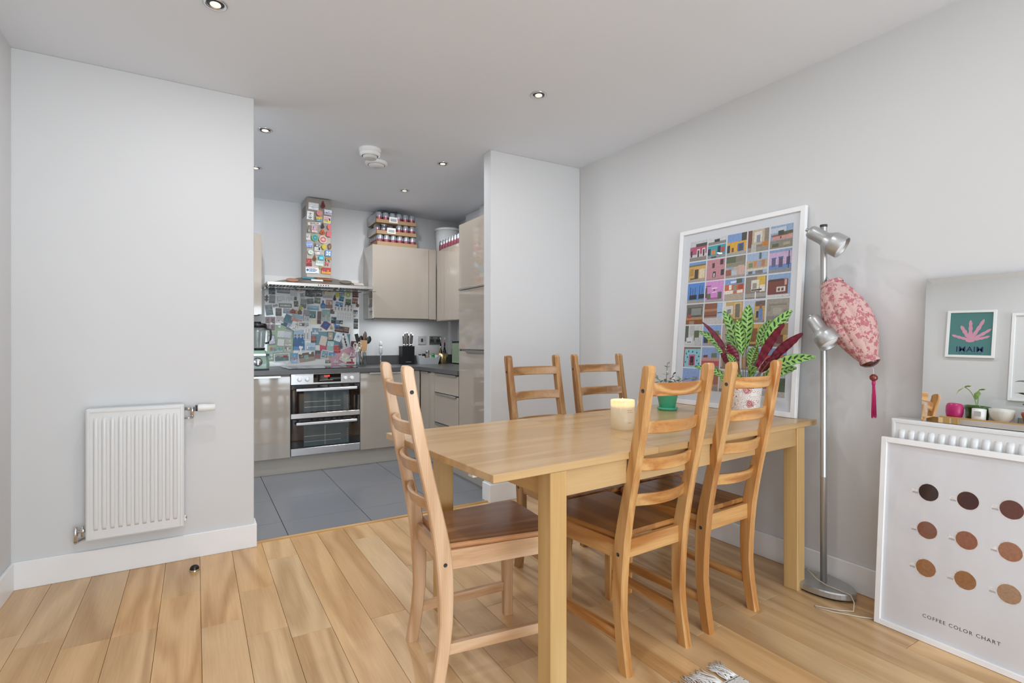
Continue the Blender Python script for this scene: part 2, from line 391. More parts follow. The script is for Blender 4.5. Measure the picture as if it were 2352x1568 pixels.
c = thing('drawer_cabinet', 'glossy greige drawer cabinet beside the tall unit', 'cabinet', (FX, 3.832, 0))
bx('carcass', (0.02, 0.0, .137), (.675, .80, .822), M_cabin, c, 0.001)
for z0, z1 in ((.651, .812), (.391, .641), (.137, .381)):
    d = bx('drawer_front', (0, 0, z0), (.019, .488, z1), M_cab, c, 0.002); handle_y(d, 0.03, .46, 0.0, z1+.006)
bx('filler_panel', (0, .492, .137), (.019, .580, .818), M_cab, c, 0.001)
d = bx('door', (0, .583, .137), (.019, .824, .812), M_cab, c, 0.001); handle_y(d, .62, .80, 0.0, .818)
mb = MB().box((XK+.02, FY+.045, 0), (FX+.045, FY+.063, .135), 0, 0.001); mb.box((FX+.045, 3.30, 0), (FX+.063, FY+.063, .135), 0, 0.001)
tag(mb.build('plinth_board', pm('greige_plinth', 'b9b1a6', 0.3, var=0.01), fix=False), 'greige plinth board running along the floor under the kitchen units', 'plinth')
# worktop: L-shape with upstand
wt = thing('worktop', 'dark graphite kitchen worktop around the corner', 'worktop', (0, 0, 0))
poly = [(XK+.02, FY-.015), (FX-.015, FY-.015), (FX-.015, 3.822), (XR-.002, 3.822), (XR-.002, YB-.002), (XK+.02, YB-.002)]
MB().prism(poly, .823, .857).build('worktop_slab', M_work, wt)
mb = MB().box((1.41, YB-.02, .8575), (XR-.002, YB-.002, .947), 0, 0.001); mb.box((XR-.02, 4.05, .8575), (XR-.002, YB-.02, .947), 0, 0.001)
mb.box((XK+.02, YB-.02, .8575), (.535, YB-.002, .947), 0, 0.001)
tag(mb.build('upstand', M_work, None, fix=False), 'low graphite upstand along the back of the worktop', 'upstand')
# tall unit
c = thing('tall_cabinet', 'tall glossy greige cabinet next to the white pillar', 'cabinet', (FX, 3.275, 0))
bx('carcass', (.02, 0, .137), (.675, .545, 2.015), M_cabin, c, 0.001)
for z0, z1 in ((1.515, 2.02), (1.034, 1.497), (.137, 1.016)):
    d = bx('door', (0, 0, z0), (.019, .545, z1), M_cab, c, 0.002)
    if z0 > 1.5: MB().box((-.006, .0, 1.499), (.019, .545, 1.513), 0, .001).build('handle', M_steel, d, fix=False)
    elif z0 < .2: handle_y(d, .03, .40, 0.0, 1.024)
# wall units
c = thing('wall_cabinet', 'glossy greige wall cabinet right of the cooker hood', 'cabinet', (1.449, 5.0, 1.312), group='glossy wall cabinets')
bx('carcass', (0, .02, 0), (.64, .318, .708), M_cabin, c, 0.001)
bx('side_panel', (-.001, .001, 0), (.012, .318, .708), M_cab, c, 0.001)
bx('door', (0, 0, .004), (.571, .019, .71), M_cab, c, 0.002)
bx('filler_panel', (.574, 0, 0), (.650, .019, .708), M_cab, c, 0.001)
bx('light_rail', (0.02, .03, -.012), (.64, .10, 0), M_cabin, c, 0.001)
bx('added_led_strip', (0.06, .12, -.008), (.60, .15, 0), M_white, c, 0.001)  # strip and its lamp are added to brighten the wall below
ll = D.lights.new('under_cabinet_fill', 'AREA'); ll.shape = 'RECTANGLE'; ll.size = .54; ll.size_y = .03; ll.energy = 1.2; ll.color = (.95, .97, 1.0)
lo_ = D.objects.new('under_cabinet_fill', ll); C.objects.link(lo_); lo_.parent = c; lo_.location = (.33, .135, -.010)
c = thing('wall_cabinet', 'glossy greige wall cabinet on the side wall by the corner', 'cabinet', (2.105, 4.20, 1.295), group='glossy wall cabinets')
bx('carcass', (.02, 0, 0), (.383, .80, .708), M_cabin, c, 0.001)
bx('door', (0, 0, .004), (.019, .485, .716), M_cab, c, 0.002)
d = bx('door', (0, .488, .004), (.019, .69, .716), M_cab, c, 0.002)
bx('filler_panel', (0, .693, 0), (.019, .798, .708), M_cab, c, 0.001)
MB().box((-.008, .02, -.002), (.01, .66, .004), 0, 0.001).build('handle', M_steel, c, fix=False)
c = thing('wall_cabinet', 'glossy greige wall cabinet left of the cooker hood', 'cabinet', (-.113, 5.0, 1.324), group='glossy wall cabinets')
bx('carcass', (0, .02, 0), (.60, .318, .69), M_cabin, c, 0.001)
bx('door', (0, 0, .0), (.597, .019, .69), M_cab, c, 0.002)
bx('side_panel', (.588, .001, 0), (.601, .318, .69), M_cab, c, 0.001)
MB().box((.03, -.006, -.004), (.57, .012, .002), 0, .001).build('handle', M_steel, c, fix=False)

# ---------------------------------------------------------------- oven
M_ovg = pm('black_oven_glass', '0c0f12', 0.03, var=0.2, spec=0.7, coat=0.5)
M_ovw = pm('oven_window', '4a5558', 0.06, var=0.3, scale=14, spec=0.7)
M_ovs = pm('oven_steel', 'c9cbcc', 0.26, 0.9, var=0.03, scale=20)
M_led = pm('red_display', '400404', 0.3, em='ff3018', ems=4.0)
ov = thing('double_oven', 'stainless steel built-under double oven with two glass doors', 'oven', (.672, FY, 0))
bx('housing', (0, .022, .14), (.565, .60, .820), M_dark, ov, 0.001)
bx('control_panel', (0, -.004, .733), (.565, .022, .822), M_ovs, ov, 0.002)
dp = bx('display', (.176, -.0055, .748), (.402, -.003, .818), M_ovg, ov, 0.0005)
Mt = Matrix.Translation((.285, -.0062, .799)) @ Matrix.Rotation(PI/2, 4, 'X')
text('display_digits', '11:18', .021, M_led, dp, Mt, 0.0003)
MB().box((.225, -.0059, .764), (.335, -.0055, .7665), 0, 0).build('display_line', M_steel, dp, fix=False)
for x in (.066, .127, .44, .495):
    MB().lathe([(.0185, 0), (.0185, .006), (.016, .020), (.0145, .022), (.0, .022)], 20, 0, Matrix.Translation((x, -.004, .776)) @ Matrix.Rotation(PI/2, 4, 'X')).build('knob', M_white, ov)
MB().box((.03, -.005, .812), (.176, -.003, .8135), 0, 0).box((.402, -.005, .812), (.53, -.003, .8135), 0, 0).build('vent_slot', M_dark, ov, fix=False)
def oven_door(z0, z1, zs):
    d = bx('oven_door', (0.003, -.003, z0), (.562, .021, z1), M_ovg, ov, 0.002)
    bx('door_trim', (0, -.005, zs), (.565, .021, z0), M_ovs, d, 0.0015)
    bx('window', (.10, -.0036, z0+.012), (.47, -.0028, z1-.045), M_ovw, d, 0)
    m = MB()
    for zz in (z0+.05, z0+.095): m.box((.105, -.0041, zz), (.40, -.0035, zz+.002))
    m.box((.27, -.0041, z0+.016), (.272, -.0035, z1-.06))
    m.build('oven_rack', M_steel, d, fix=False)
    m = MB()
    for i in range(7): m.box((.455, -.0041, z0+.03+i*.017), (.459, -.0035, z0+.034+i*.017))
    m.build('rack_support', M_steel, d, fix=False)
    h = MB().box((.035, -.048, z1-.043), (.530, -.036, z1-.022), 0, .003)
    h.box((.055, -.037, z1-.038), (.075, -.002, z1-.026), 0, .001); h.box((.49, -.037, z1-.038), (.51, -.002, z1-.026), 0, .001)
    h.build('door_handle', pm('handle_aluminium', 'd4d6d8', .3, .7), d, fix=False)
oven_door(.492, .724, .452); oven_door(.204, .444, .145)
# ---------------------------------------------------------------- hob
hb = thing('induction_hob', 'flat black glass hob set into the worktop', 'hob', (.665, 4.72, .857))
bx('glass_top', (0, 0, 0), (.575, .50, .006), pm('hob_glass', '0b0b0c', 0.04, spec=0.8), hb, 0.002)
m = MB()
for x, y, r in ((.14, .13, .075), (.14, .36, .095), (.43, .13, .095), (.43, .36, .075)):
    pts = [(x+r*math.cos(a*PI/16), y+r*math.sin(a*PI/16), .0062) for a in range(33)]
    m.tube(pts, .0008, 4)
m.build('cooking_zone', M_steel, hb)
# ---------------------------------------------------------------- cooker hood
M_hood = pm('hood_steel', 'a9a096', 0.28, 0.85, var=0.05, scale=25)
ho = thing('cooker_hood', 'stainless steel chimney cooker hood covered in magnets', 'cooker hood', (0, 0, 0))
MB().box((.857, 5.018, 1.66), (1.068, YB-.012, 2.392), 0, .002).build('chimney', M_hood, ho, fix=False)
m = MB()
for i in range(6): m.box((.8558, 5.07+.0, 2.24+i*.016), (.857, 5.24, 2.248+i*.016))
m.build('vent_slot', M_dark, ho, fix=False)
fy = 4.845
# pyramid canopy: wide tapered body
lo = [(.52, fy+.02, 1.592), (1.405, fy+.02, 1.592), (1.405, YB-.012, 1.592), (.52, YB-.012, 1.592)]
hi = [(.845, 5.0, 1.672), (1.08, 5.0, 1.672), (1.08, YB-.012, 1.672), (.845, YB-.012, 1.672)]
MB().add(lo+hi, [(0,3,2,1), (4,5,6,7), (0,1,5,4), (1,2,6,5), (2,3,7,6), (3,0,4,7)]).build('canopy', M_hood, ho)
fr = MB().box((.515, fy, 1.572), (1.41, fy+.02, 1.600), 0, .002); fr.box((.515, fy+.02, 1.574), (.53, YB-.012, 1.598), 0, .001); fr.box((1.395, fy+.02, 1.574), (1.41, YB-.012, 1.598), 0, .001)
rim = fr.build('rim', pm('polished_rim', 'd5d2cd', .15, .9), ho, fix=False)
for i in range(5):
    MB().lathe([(.005, 0), (.005, .004), (0, .004)], 10, 0, Matrix.Translation((.925+i*.021, fy, 1.586)) @ Matrix.Rotation(PI/2, 4, 'X')).build('button', M_dark, rim)
gl = glass_mat('hood_glass', (.92, .95, .94, 1), 0.02, 0.12, 1.4)
MB().box((.495, fy-.035, 1.548), (1.43, fy+.03, 1.553), 0, .001).box((.495, fy+.03, 1.548), (.515, 5.2, 1.553), 0, .001).box((1.41, fy+.03, 1.548), (1.43, 5.2, 1.553), 0, .001).build('glass_visor', gl, ho, fix=False)
m = M_steel
for i in range(3):
    x = .535 + i*.29
    f = bx('grease_filter', (x, fy+.03, 1.572), (x+.275, 5.25, 1.582), M_dark, ho, 0.001)
    mm = MB()
    for j in range(9): mm.box((x+.02+j*.027, fy+.04, 1.570), (x+.03+j*.027, 5.24, 1.572))
    mm.build('filter_mesh', M_steel, f, fix=False)
    bx('filter_bar', (x-.012, fy+.03, 1.566), (x-.002, 5.25, 1.584), M_steel, ho, 0.001)
# ---------------------------------------------------------------- splashback
sp = bx('splashback', (.540, YB-.010, .859), (1.405, YB-.002, 1.70), pm('white_magnetic_glass', 'e9e9e7', 0.12, var=0.01, coat=0.4), None, 0.001)
tag(sp, 'white glass magnetic splashback behind the hob', 'splashback')
# sockets on the back wall
def plate(name, label, cat, x0, x1, z0, z1, face):
    s = thing(name, label, cat, ((x0+x1)/2, YB, (z0+z1)/2)); w = (x1-x0)/2; h = (z1-z0)/2
    bx('face_plate', (-w, -.008, -h), (w, -.001, h), face, s, 0.002)
    return s, w, h
s, w, h = plate('wall_switch', 'single pale steel switch plate above the worktop', 'switch', 2.024, 2.114, 1.056, 1.146, pm('pale_satin_steel', 'cfd0d0', .35, .3))
bx('rocker', (-.012, -.012, -.018), (.012, -.008, .018), M_dark, s, 0.002)
for x in (-.032, .032): MB().lathe([(.003, 0), (.003, .001), (0, .001)], 8, 0, Matrix.Translation((x, -.008, 0)) @ Matrix.Rotation(PI/2, 4, 'X')).build('screw', M_dark, s)
s, w, h = plate('wall_socket', 'double brushed steel wall socket near the corner', 'socket', 2.150, 2.288, 1.056, 1.146, M_steel)
for x in (-.035, .035):
    bx('socket_insert', (x-.022, -.010, -.022), (x+.022, -.008, .012), M_dark, s, 0.002); bx('rocker', (x-.007, -.012, .018), (x+.007, -.008, .034), M_dark, s, 0.001)

# ================================================================ things on the worktop
WZ = .857
# blender
M_sage = pm('sage_enamel', '83a08f', 0.25, var=0.02, coat=0.5)
b = thing('stand_blender', 'sage green stand blender with glass jug at the left end', 'blender', (.44, 4.86, WZ))
rings = []
for z, w_, dd in ((.012, .085, .095), (.05, .086, .095), (.13, .078, .085), (.155, .066, .07), (.162, .055, .058)):
    rings.append([(sx*w_*k1, sy*dd*k2, z) for sx, sy, k1, k2 in ((-1,-1,1,.7),(-1,-1,.7,1),(1,-1,.7,1),(1,-1,1,.7),(1,1,1,.7),(1,1,.7,1),(-1,1,.7,1),(-1,1,1,.7))])
base = MB().loft(rings).build('motor_base', M_sage, b)
bx('foot', (-.082, -.09, 0), (.082, .09, .012), M_black, b, 0.003)
bx('trim_band', (-.06, -.0975, .118), (.055, -.088, .134), M_chrome, base, 0.001); bx('badge', (.058, -.095, .116), (.082, -.083, .134), M_black, base, 0.001)
Mk = Matrix.Translation((-.005, -.094, .068)) @ Matrix.Rotation(PI/2, 4, 'X')
kn = MB().lathe([(.036, 0), (.036, .006), (.030, .010), (.030, .018), (0, .018)], 28, 0, Mk).build('dial', M_chrome, b)
bx('dial_grip', (-.006, -.128, -.024), (.006, -.112, .024), M_steel, kn, 0.002).location = (-.005, 0, .068)
MB().lathe([(.055, .162), (.06, .175), (.062, .182), (0, .182)], 24).build('jug_collar', M_black, b)
MB().lathe([(.052, .184), (.058, .22), (.066, .32), (.068, .355), (.064, .355), (.062, .32), (.054, .22), (.048, .19)], 24, cap=False).build('glass_jug', glass_mat('jug_glass', (.90, .93, .92, 1), 0.02, .2, 1.6), b)
lid = MB().lathe([(.072, .352), (.074, .372), (.066, .385), (.03, .388), (.028, .40), (0, .40)], 24).build('lid', M_black, b)
MB().tube([(.066, 0, .345), (.10, 0, .335), (.105, 0, .30), (.10, 0, .25), (.085, 0, .225), (.06, 0, .22)], .008, 8).build('jug_handle', M_dark, b)
# utensil jar with utensils: each tool is a thing of its own
jx, jy = 1.345, 5.02
j = thing('utensil_jar', 'clear glass jar holding cooking utensils beside the splashback', 'jar', (jx, jy, WZ))
MB().lathe([(.040, 0), (.046, .004), (.048, .05), (.047, .12), (.049, .135), (.046, .135), (.044, .12), (.045, .05), (.043, .010), (0, .010)], 24, cap=False).build('jar_body', glass_mat('jar_glass', (.90, .94, .95, 1), 0.01, .25, 1.8), j)
M_beech = pm('beech_utensil', 'c59a6c', .5, var=.1); M_brn = pm('brown_silicone', '6a5648', .5); M_grn = pm('dark_green_silicone', '26302c', .4)
def utensil(name, label, cat, foot, top, parts):
    o = thing(name, label, cat, (jx, jy, WZ))
    parts(o, Vector(foot), Vector(top)); return o
def spoon(hm, bm_, hr=.005, bw=.024, bl=.075, flat=.007):
    def f(o, a, b_):
        d = (b_-a); nrm = d.normalized(); e = b_ - nrm*bl
        MB().tube([a, (a+e)/2, e], hr, 8).build('shaft', hm, o)
        M = axis_m(e, b_)
        rings = []
        for t_ in (0, .12, .3, .5, .7, .88, 1.0):
            w_ = max(.003, bw*math.sin(min(1, t_*.92+.08)*PI)**.6)
            rings.append([M @ Vector((w_*math.cos(k*PI/5), flat*math.sin(k*PI/5)*(.6+.4*math.sin(t_*PI)), t_*bl)) for k in range(10)])
        MB().loft(rings, 0, True).build('bowl', bm_, o)
    return f
def turner(hm, bm_, bw=.03, bl=.085):
    def f(o, a, b_):
        d = (b_-a); e = b_ - d.normalized()*bl
        MB().tube([a, e], .0055, 8).build('shaft', hm, o)
        MB().box((-bw, -.003, 0), (bw, .003, bl), 0, .002, axis_m(e, b_)).build('blade', bm_, o, fix=False)
    return f
utensil('wooden_spatula', 'wide pale wooden spatula in the utensil jar', 'spatula', (.005, -.005, .016), (.022, -.012, .245), turner(M_beech, M_beech, .034, .10))
utensil('cooking_spoon', 'brown spoon standing highest in the utensil jar', 'spoon', (.01, .02, .016), (.045, .015, .33), spoon(M_steel, M_brn, .005, .020, .09))
utensil('cooking_spoon', 'black oval spoon leaning right in the utensil jar', 'spoon', (-.012, .01, .016), (.082, -.01, .285), spoon(M_steel, M_grn, .005, .026, .075))
utensil('cooking_spoon', 'black spoon behind the brown one in the utensil jar', 'spoon', (.0, .025, .016), (.01, .03, .290), spoon(M_black, M_black, .005, .026, .075))
utensil('slotted_turner', 'black turner leaning left in the utensil jar', 'turner', (.02, .0, .016), (-.048, -.005, .305), turner(M_black, M_black, .017, .10))
utensil('serving_fork', 'steel serving fork crossing the front of the utensil jar', 'fork', (.02, -.028, .016), (-.022, -.036, .185), spoon(M_chrome, M_chrome, .004, .010, .05, .003))
def scis(o, a, b_):
    for sgn in (-1, 1):
        MB().box((-.006, -.001, 0), (.006, .001, .13), 0, .0005, axis_m(a, b_ + Vector((sgn*.006, 0, 0)))).build('blade', M_chrome, o, fix=False)
        M = axis_m(b_, b_ + (b_-a)); pts = []
        for k in range(17):
            an = 2*PI*k/16; pts.append(M @ Vector((sgn*.019+.016*math.cos(an), 0, .032+.033*math.sin(an))))
        MB().tube(pts, .0055, 6).build('finger_loop', pm('cream_plastic', 'd9cdb6', .4), o)
utensil('kitchen_scissors', 'kitchen scissors with cream loops in the utensil jar', 'scissors', (-.005, -.034, .016), (-.040, -.052, .160), scis)
# milk frother on its stand
f = thing('milk_frother', 'white handheld milk frother upright in a wire stand', 'frother', (1.575, 5.16, WZ))
MB().lathe([(.022, 0), (.022, .003), (.006, .006), (.003, .012), (.0025, .10), (0, .10)], 16).build('stand', M_chrome, f)
MB().lathe([(.006, .10), (.014, .108), (.018, .13), (.018, .165), (.015, .185), (0, .185)], 18).build('grip', pm('frosted_plastic', 'c9cccd', .35), f)
MB().lathe([(.0145, .186), (.015, .205), (.012, .225), (.005, .235), (0, .235)], 18).build('cap', M_white, f)
# knife block with knives
kb = thing('knife_block', 'black knife block with steel badge line', 'knife block', (1.845, 5.16, WZ))
blk = MB(); blk.prism([(-.062, -.055), (.062, -.055), (.062, .055), (-.062, .055)], 0, .185)
blk.v = [(x*(1.0 if z < .1 else 1.03), y+(.0 if z < .1 else .0), z) for x, y, z in blk.v]
body = blk.build('block', pm('matt_black', '0e0e0f', .5), kb)
bx('badge', (-.028, -.0565, .022), (.028, -.0545, .030), M_steel, kb, 0)
for i in range(6): bx('slot', (-.046+i*.0165, -.02, .1845), (-.040+i*.0165, .02, .186), M_dark, body, 0)
for i, (x, y, hgt, tilt) in enumerate(((-.040, -.02, .10, -.05), (-.022, -.018, .122, -.02), (-.004, -.02, .128, .0), (.014, -.01, .10, .02), (.031, -.018, .122, .06), (.046, -.012, .105, .1))):
    k = thing('kitchen_knife', ('knife handle at the far left of', 'second knife handle from the left of', 'third knife handle from the left of', 'fourth knife handle from the left of', 'fifth knife handle from the left of', 'knife handle at the far right of')[i] + ' the black knife block', 'knife', (1.845+x, 5.16+y, WZ+.186), rot=(0, tilt, 0), group='knives in the black block')
    bx('bolster', (-.007, -.010, .0005), (.007, .010, .018), M_chrome, k, .002)
    bx('handle', (-.0055, -.009, .018), (.0055, .009, hgt), M_black, k, .003)
    bx('handle_rail', (-.006, -.0095, .03), (.006, -.0085, hgt-.012), M_chrome, k, 0)
    bx('end_cap', (-.006, -.0095, hgt), (.006, .0095, hgt+.012), M_chrome, k, .002)
# basket with jars
bk = thing('storage_basket', 'pale grey plastic basket with cutaway front on the worktop', 'basket', (2.05, 5.12, WZ))
m = MB(); w0, w1, d0, d1, hh = .095, .118, .06, .075, .092
def quad_wall(p, q, P, Q, cut=False):
    """one wall of the basket as a thin slab p,q at the bottom and P,Q at the top"""
    p, q, P, Q = map(Vector, (p, q, P, Q))
    if not cut: prof = [(0, 1), (1, 1)]
    else: prof = [(0, 1), (.12, 1), (.2, .72), (.8, .72), (.88, 1), (1, 1)]
    n = (q-p).cross(P-p).normalized()*.003
    top = [(p.lerp(q, u)).lerp(P.lerp(Q, u), v) for u, v in prof]
    ring = [p] + top + [q]
    k = len(ring); vs_ = ring + [v+n for v in ring]
    m.add(vs_, [list(range(k))[::-1], list(range(k, 2*k))] + [(i, (i+1) % k, k+(i+1) % k, k+i) for i in range(k)])
quad_wall((-w0,-d0,0), (w0,-d0,0), (-w1,-d1,hh), (w1,-d1,hh), True); quad_wall((w0,-d0,0), (w0,d0,0), (w1,-d1,hh), (w1,d1,hh))
quad_wall((w0,d0,0), (-w0,d0,0), (w1,d1,hh), (-w1,d1,hh)); quad_wall((-w0,d0,0), (-w0,-d0,0), (-w1,d1,hh), (-w1,-d1,hh))
m.box((-w0, -d0, 0), (w0, d0, .003))
m.build('basket_body', pm('pale_grey_plastic', 'c8ccd0', .4), bk)
def jar(x, y, r, h_, bc, lc, label):
    o = thing('spice_jar', label, 'jar', (2.05+x, 5.12+y, WZ+.0035), group='jars in the grey basket')
    MB().lathe([(r*.95, 0), (r, .004), (r, h_*.72), (r*.8, h_*.78), (0, h_*.78)], 16).build('jar_body', bc, o)
    MB().lathe([(r*.9, h_*.78), (r*.92, h_*.98), (r*.8, h_), (0, h_)], 16).build('lid', lc, o)
gj = glass_mat('spice_glass', (.75, .75, .70, 1), .02, .3, 1.5)
jar(.012, .02, .021, .135, pm('spice_glass_body', '8d8a80', .15), M_steel, 'tallest glass spice jar with steel lid in the grey basket')
jar(.058, -.02, .019, .098, pm('spice_green', '3a8a4a', .4), pm('green_lid', '2f9a45', .4), 'small jar with bright green lid in the grey basket')
jar(.074, .018, .017, .104, pm('spice_red', 'b0503f', .4), pm('red_lid', 'b8242a', .4), 'small jar with red lid in the grey basket')
jar(-.070, .02, .017, .098, M_dark, M_black, 'leftmost black lidded jar in the grey basket')
jar(-.042, -.01, .017, .104, pm('spice_cream', 'b9a58c', .4), M_black, 'cream jar with black lid in the grey basket')
jar(-.018, .025, .017, .100, M_dark, M_dark, 'dark grey jar beside the tallest jar in the grey basket')
# gold bucket with bottles
M_gold = pm('crumpled_gold_foil', 'cbb182', .25, .9, var=.1, scale=8, bump=1.0, bscale=28)
gb = thing('gold_bucket', 'crumpled gold metal bucket holding bottles', 'bucket', (2.222, 5.12, WZ))
MB().lathe([(.046, 0), (.050, .004), (.054, .05), (.058, .108), (.055, .108), (.051, .05), (.046, .008), (0, .008)], 28, cap=False, wob=lambda a, z: 1+.025*math.sin(5*a+z*60)+.02*math.sin(9*a-z*90)).build('bucket_body', M_gold, gb)
def bottle(x, y, r, h_, glassm, capm, label, tilt=(0, 0, 0), cork=False):
    o = thing('bottle', label, 'bottle', (2.222+x, 5.12+y, WZ+.010), rot=tilt, group='bottles in the gold bucket')
    MB().lathe([(r*.95, 0), (r, .005), (r, h_*.55), (r*.4, h_*.72), (r*.38, h_*.86), (0, h_*.86)], 16).build('bottle_body', glassm, o)
    MB().lathe([(r*.42, h_*.84), (r*.42, h_*.985), (r*.35, h_), (0, h_)], 14).build('cap', capm, o)
    if cork: MB().tube([(0, 0, h_), (.003, 0, h_+.03), (0, 0, h_+.06)], .003, 6).build('pourer', M_chrome, o)
gk = pm('dark_bottle_glass', '141612', .08, coat=.4)
bottle(-.012, .022, .018, .21, gk, M_black, 'black bottle with steel pourer in the gold bucket', cork=True)
bottle(.024, .008, .018, .215, gk, pm('red_foil', '8f1a22', .3), 'bottle with red foil neck and pourer in the gold bucket', (0, .02, 0), True)
bottle(-.027, -.012, .015, .165, pm('olive_oil', '7a6428', .12), pm('cork', 'b08a52', .7), 'small bottle with amber neck in the gold bucket', (0, -.02, 0))
bottle(.010, -.026, .015, .165, gk, M_black, 'short dark bottle at the front of the gold bucket')
# coffee machine beside the tall unit
cm = thing('coffee_machine', 'sage and black coffee machine half hidden by the tall unit', 'coffee machine', (2.36, 4.93, WZ))
bx('machine_body', (-.060, -.10, 0), (.10, .13, .235), M_black, cm, .008, 2)
bx('side_panel', (-.062, -.085, .012), (-.058, .115, .215), pm('sage_panel', '93a58c', .35), cm, 0)
bx('top_plate', (-.065, -.105, .235), (.103, .133, .243), M_chrome, cm, .002)
bx('water_tank', (-.02, -.135, .02), (.07, -.10, .22), pm('smoked_tank', '2a2c2e', .1), cm, .004)
MB().tube([(-.05, -.105, .22), (-.05, -.125, .20), (-.05, -.128, .17)], .006, 8).build('spout', M_chrome, cm)
bx('drip_tray', (-.055, -.16, 0), (.095, -.10, .02), M_steel, cm, .003)
# ================================================================ on top of the wall units
M_card = pm('brown_cardboard', 'a98a66', .8, var=.08, scale=20)
M_cardl = pm('cardboard_front', 'b5977a', .8, var=.06, scale=20)
M_can = pm('can_silver', 'b9bec4', .25, .6, var=.05); M_canp = pm('can_pink', '96525f', .35, .5, var=.15, scale=30)
can_me = MB().lathe([(.026, 0), (.0322, .007), (.0322, .060), ], 18, 0, cap=False).lathe([(.0322, .060), (.0322, .088), (.026, .100), (.026, .104)], 18, 1, cap=False).lathe([(.026, .104), (.023, .101), (0, .101)], 18, 1, cap=False)
can_me = can_me.mesh('drink_can', [M_canp, M_can])
ORD = ['first', 'second', 'third', 'fourth', 'fifth', 'sixth', 'seventh']
def tray(loc, nx, ny, where, rows, tilt=(0, 0, 0)):
    t_ = thing('cardboard_tray', where + ' cardboard tray of drink cans on the wall cabinet', 'tray', loc, rot=tilt, group='stacked cardboard trays')
    W_, D_ = nx*.0668+.006, ny*.0668+.006
    m_ = MB()
    m_.box((0, 0, 0), (W_, D_, .002)); m_.box((0, 0, 0), (.002, D_, .04)); m_.box((W_-.002, 0, 0), (W_, D_, .04)); m_.box((0, D_-.002, 0), (W_, D_, .04)); m_.box((0, 0, 0), (W_, .002, .036))
    m_.build('tray_body', M_card, t_, fix=False)
    R = Matrix.Translation(loc) @ Matrix.Rotation(tilt[1], 4, 'Y')
    for jy_ in range(ny):
        for ix in range(nx):
            if not rows(ix, jy_): continue
            o = link('drink_can', can_me); p = R @ Vector((.003+.0334+ix*.0668, .003+.0334+jy_*.0668, .0025)); o.location = p; o.rotation_euler = (0, tilt[1], rnd.uniform(0, 6))
            rw = 'front row' if jy_ == 0 else ('second row' if jy_ == 1 else ('third row' if jy_ == 2 else 'back row'))
            tag(o, '%s can from the left, %s of the %s cardboard tray' % (ORD[ix], rw, where.split()[0]), 'can', 'cans in the %s tray' % where.split()[0])
    return t_, W_, D_
TZ = 2.022
t1, W_, D_ = tray((1.495, 5.01, TZ), 6, 4, 'bottom', lambda i, j: j < 2 or i == 0)
t2, _, _ = tray((1.488, 5.01, TZ+.1070), 6, 4, 'middle', lambda i, j: j < 2 and (i > 2 or j > 0))
t3, _, _ = tray((1.485, 5.008, TZ+.2140), 6, 4, 'top', lambda i, j: j < 2 or i < 2)
film = glass_mat('shrink_film', (.93, .93, .92, 1), .12, .35, 1.6)
def wrap(x0, z0, z1, w_, d_, parent):
    m_ = MB(); pr = [(0, 0), (0, z1*.7), (.02, z1*.93), (.06, z1), (w_-.01, z1), (w_, z1*.9)]
    vs_ = []; fs_ = []
    for jj in range(5):
        y = -.002 + jj*(d_+.004)/4
        for k_, (x, z) in enumerate(pr):
            vs_.append((x-.004, y, z+.003*math.sin(k_*2.3+jj*1.7)))
    n_ = len(pr)
    for jj in range(4):
        for k_ in range(n_-1): fs_.append((jj*n_+k_, jj*n_+k_+1, (jj+1)*n_+k_+1, (jj+1)*n_+k_))
    m_.add(vs_, fs_, 0, True); return m_.build('shrink_wrap', film, parent, fix=False)
wrap(0, 0, .124, .22, .268, t3); wrap(0, 0, .095, .13, .268, t2)
for tt, x in ((t3, .128), (t2, .105)):
    lb = MB().box((x, -.004, .012), (x+.085, -.002, .066), 0, 0).build('barcode_label', M_white, tt, fix=False)
    m_ = MB()
    for k_ in range(14): m_.box((x+.012+k_*.0045, -.0046, .022), (x+.012+k_*.0045+(.0025 if k_ % 3 else .0012), -.004, .048))
    m_.build('barcode', M_black, lb, fix=False)
# loose cans along the side cabinet
wz = 1.295+.711
for i in range(7):
    o = link('drink_can', can_me); o.location = (2.15, 4.958-i*.068, wz); o.rotation_euler = (0, 0, i*1.3)
    tag(o, '%s can from the corner in the row on the side wall cabinet' % ORD[i], 'can', 'cans on the side wall cabinet')
bk = thing('white_bucket', 'large white lidded tub in the corner above the wall cabinets', 'tub', (2.285, 5.13, wz+.003))
MB().lathe([(.115, 0), (.118, .004), (.13, .24), (0, .24)], 32).build('tub_body', M_white, bk)
MB().lathe([(.136, .235), (.138, .255), (.130, .262), (0, .262)], 32).build('lid', M_white, bk)
o = bx('boxing_panel', (2.40, 4.55, 2.02), (2.488, 4.93, 2.398), M_wall, None, .003); tag(o, 'white boxed-in duct at ceiling level beside the white tub', 'duct')
o = bx('cornice_board', (2.36, 3.28, 2.06), (2.488, 4.54, 2.398), M_wall, None, .003); tag(o, 'white boxing above the tall kitchen cabinet', 'duct')
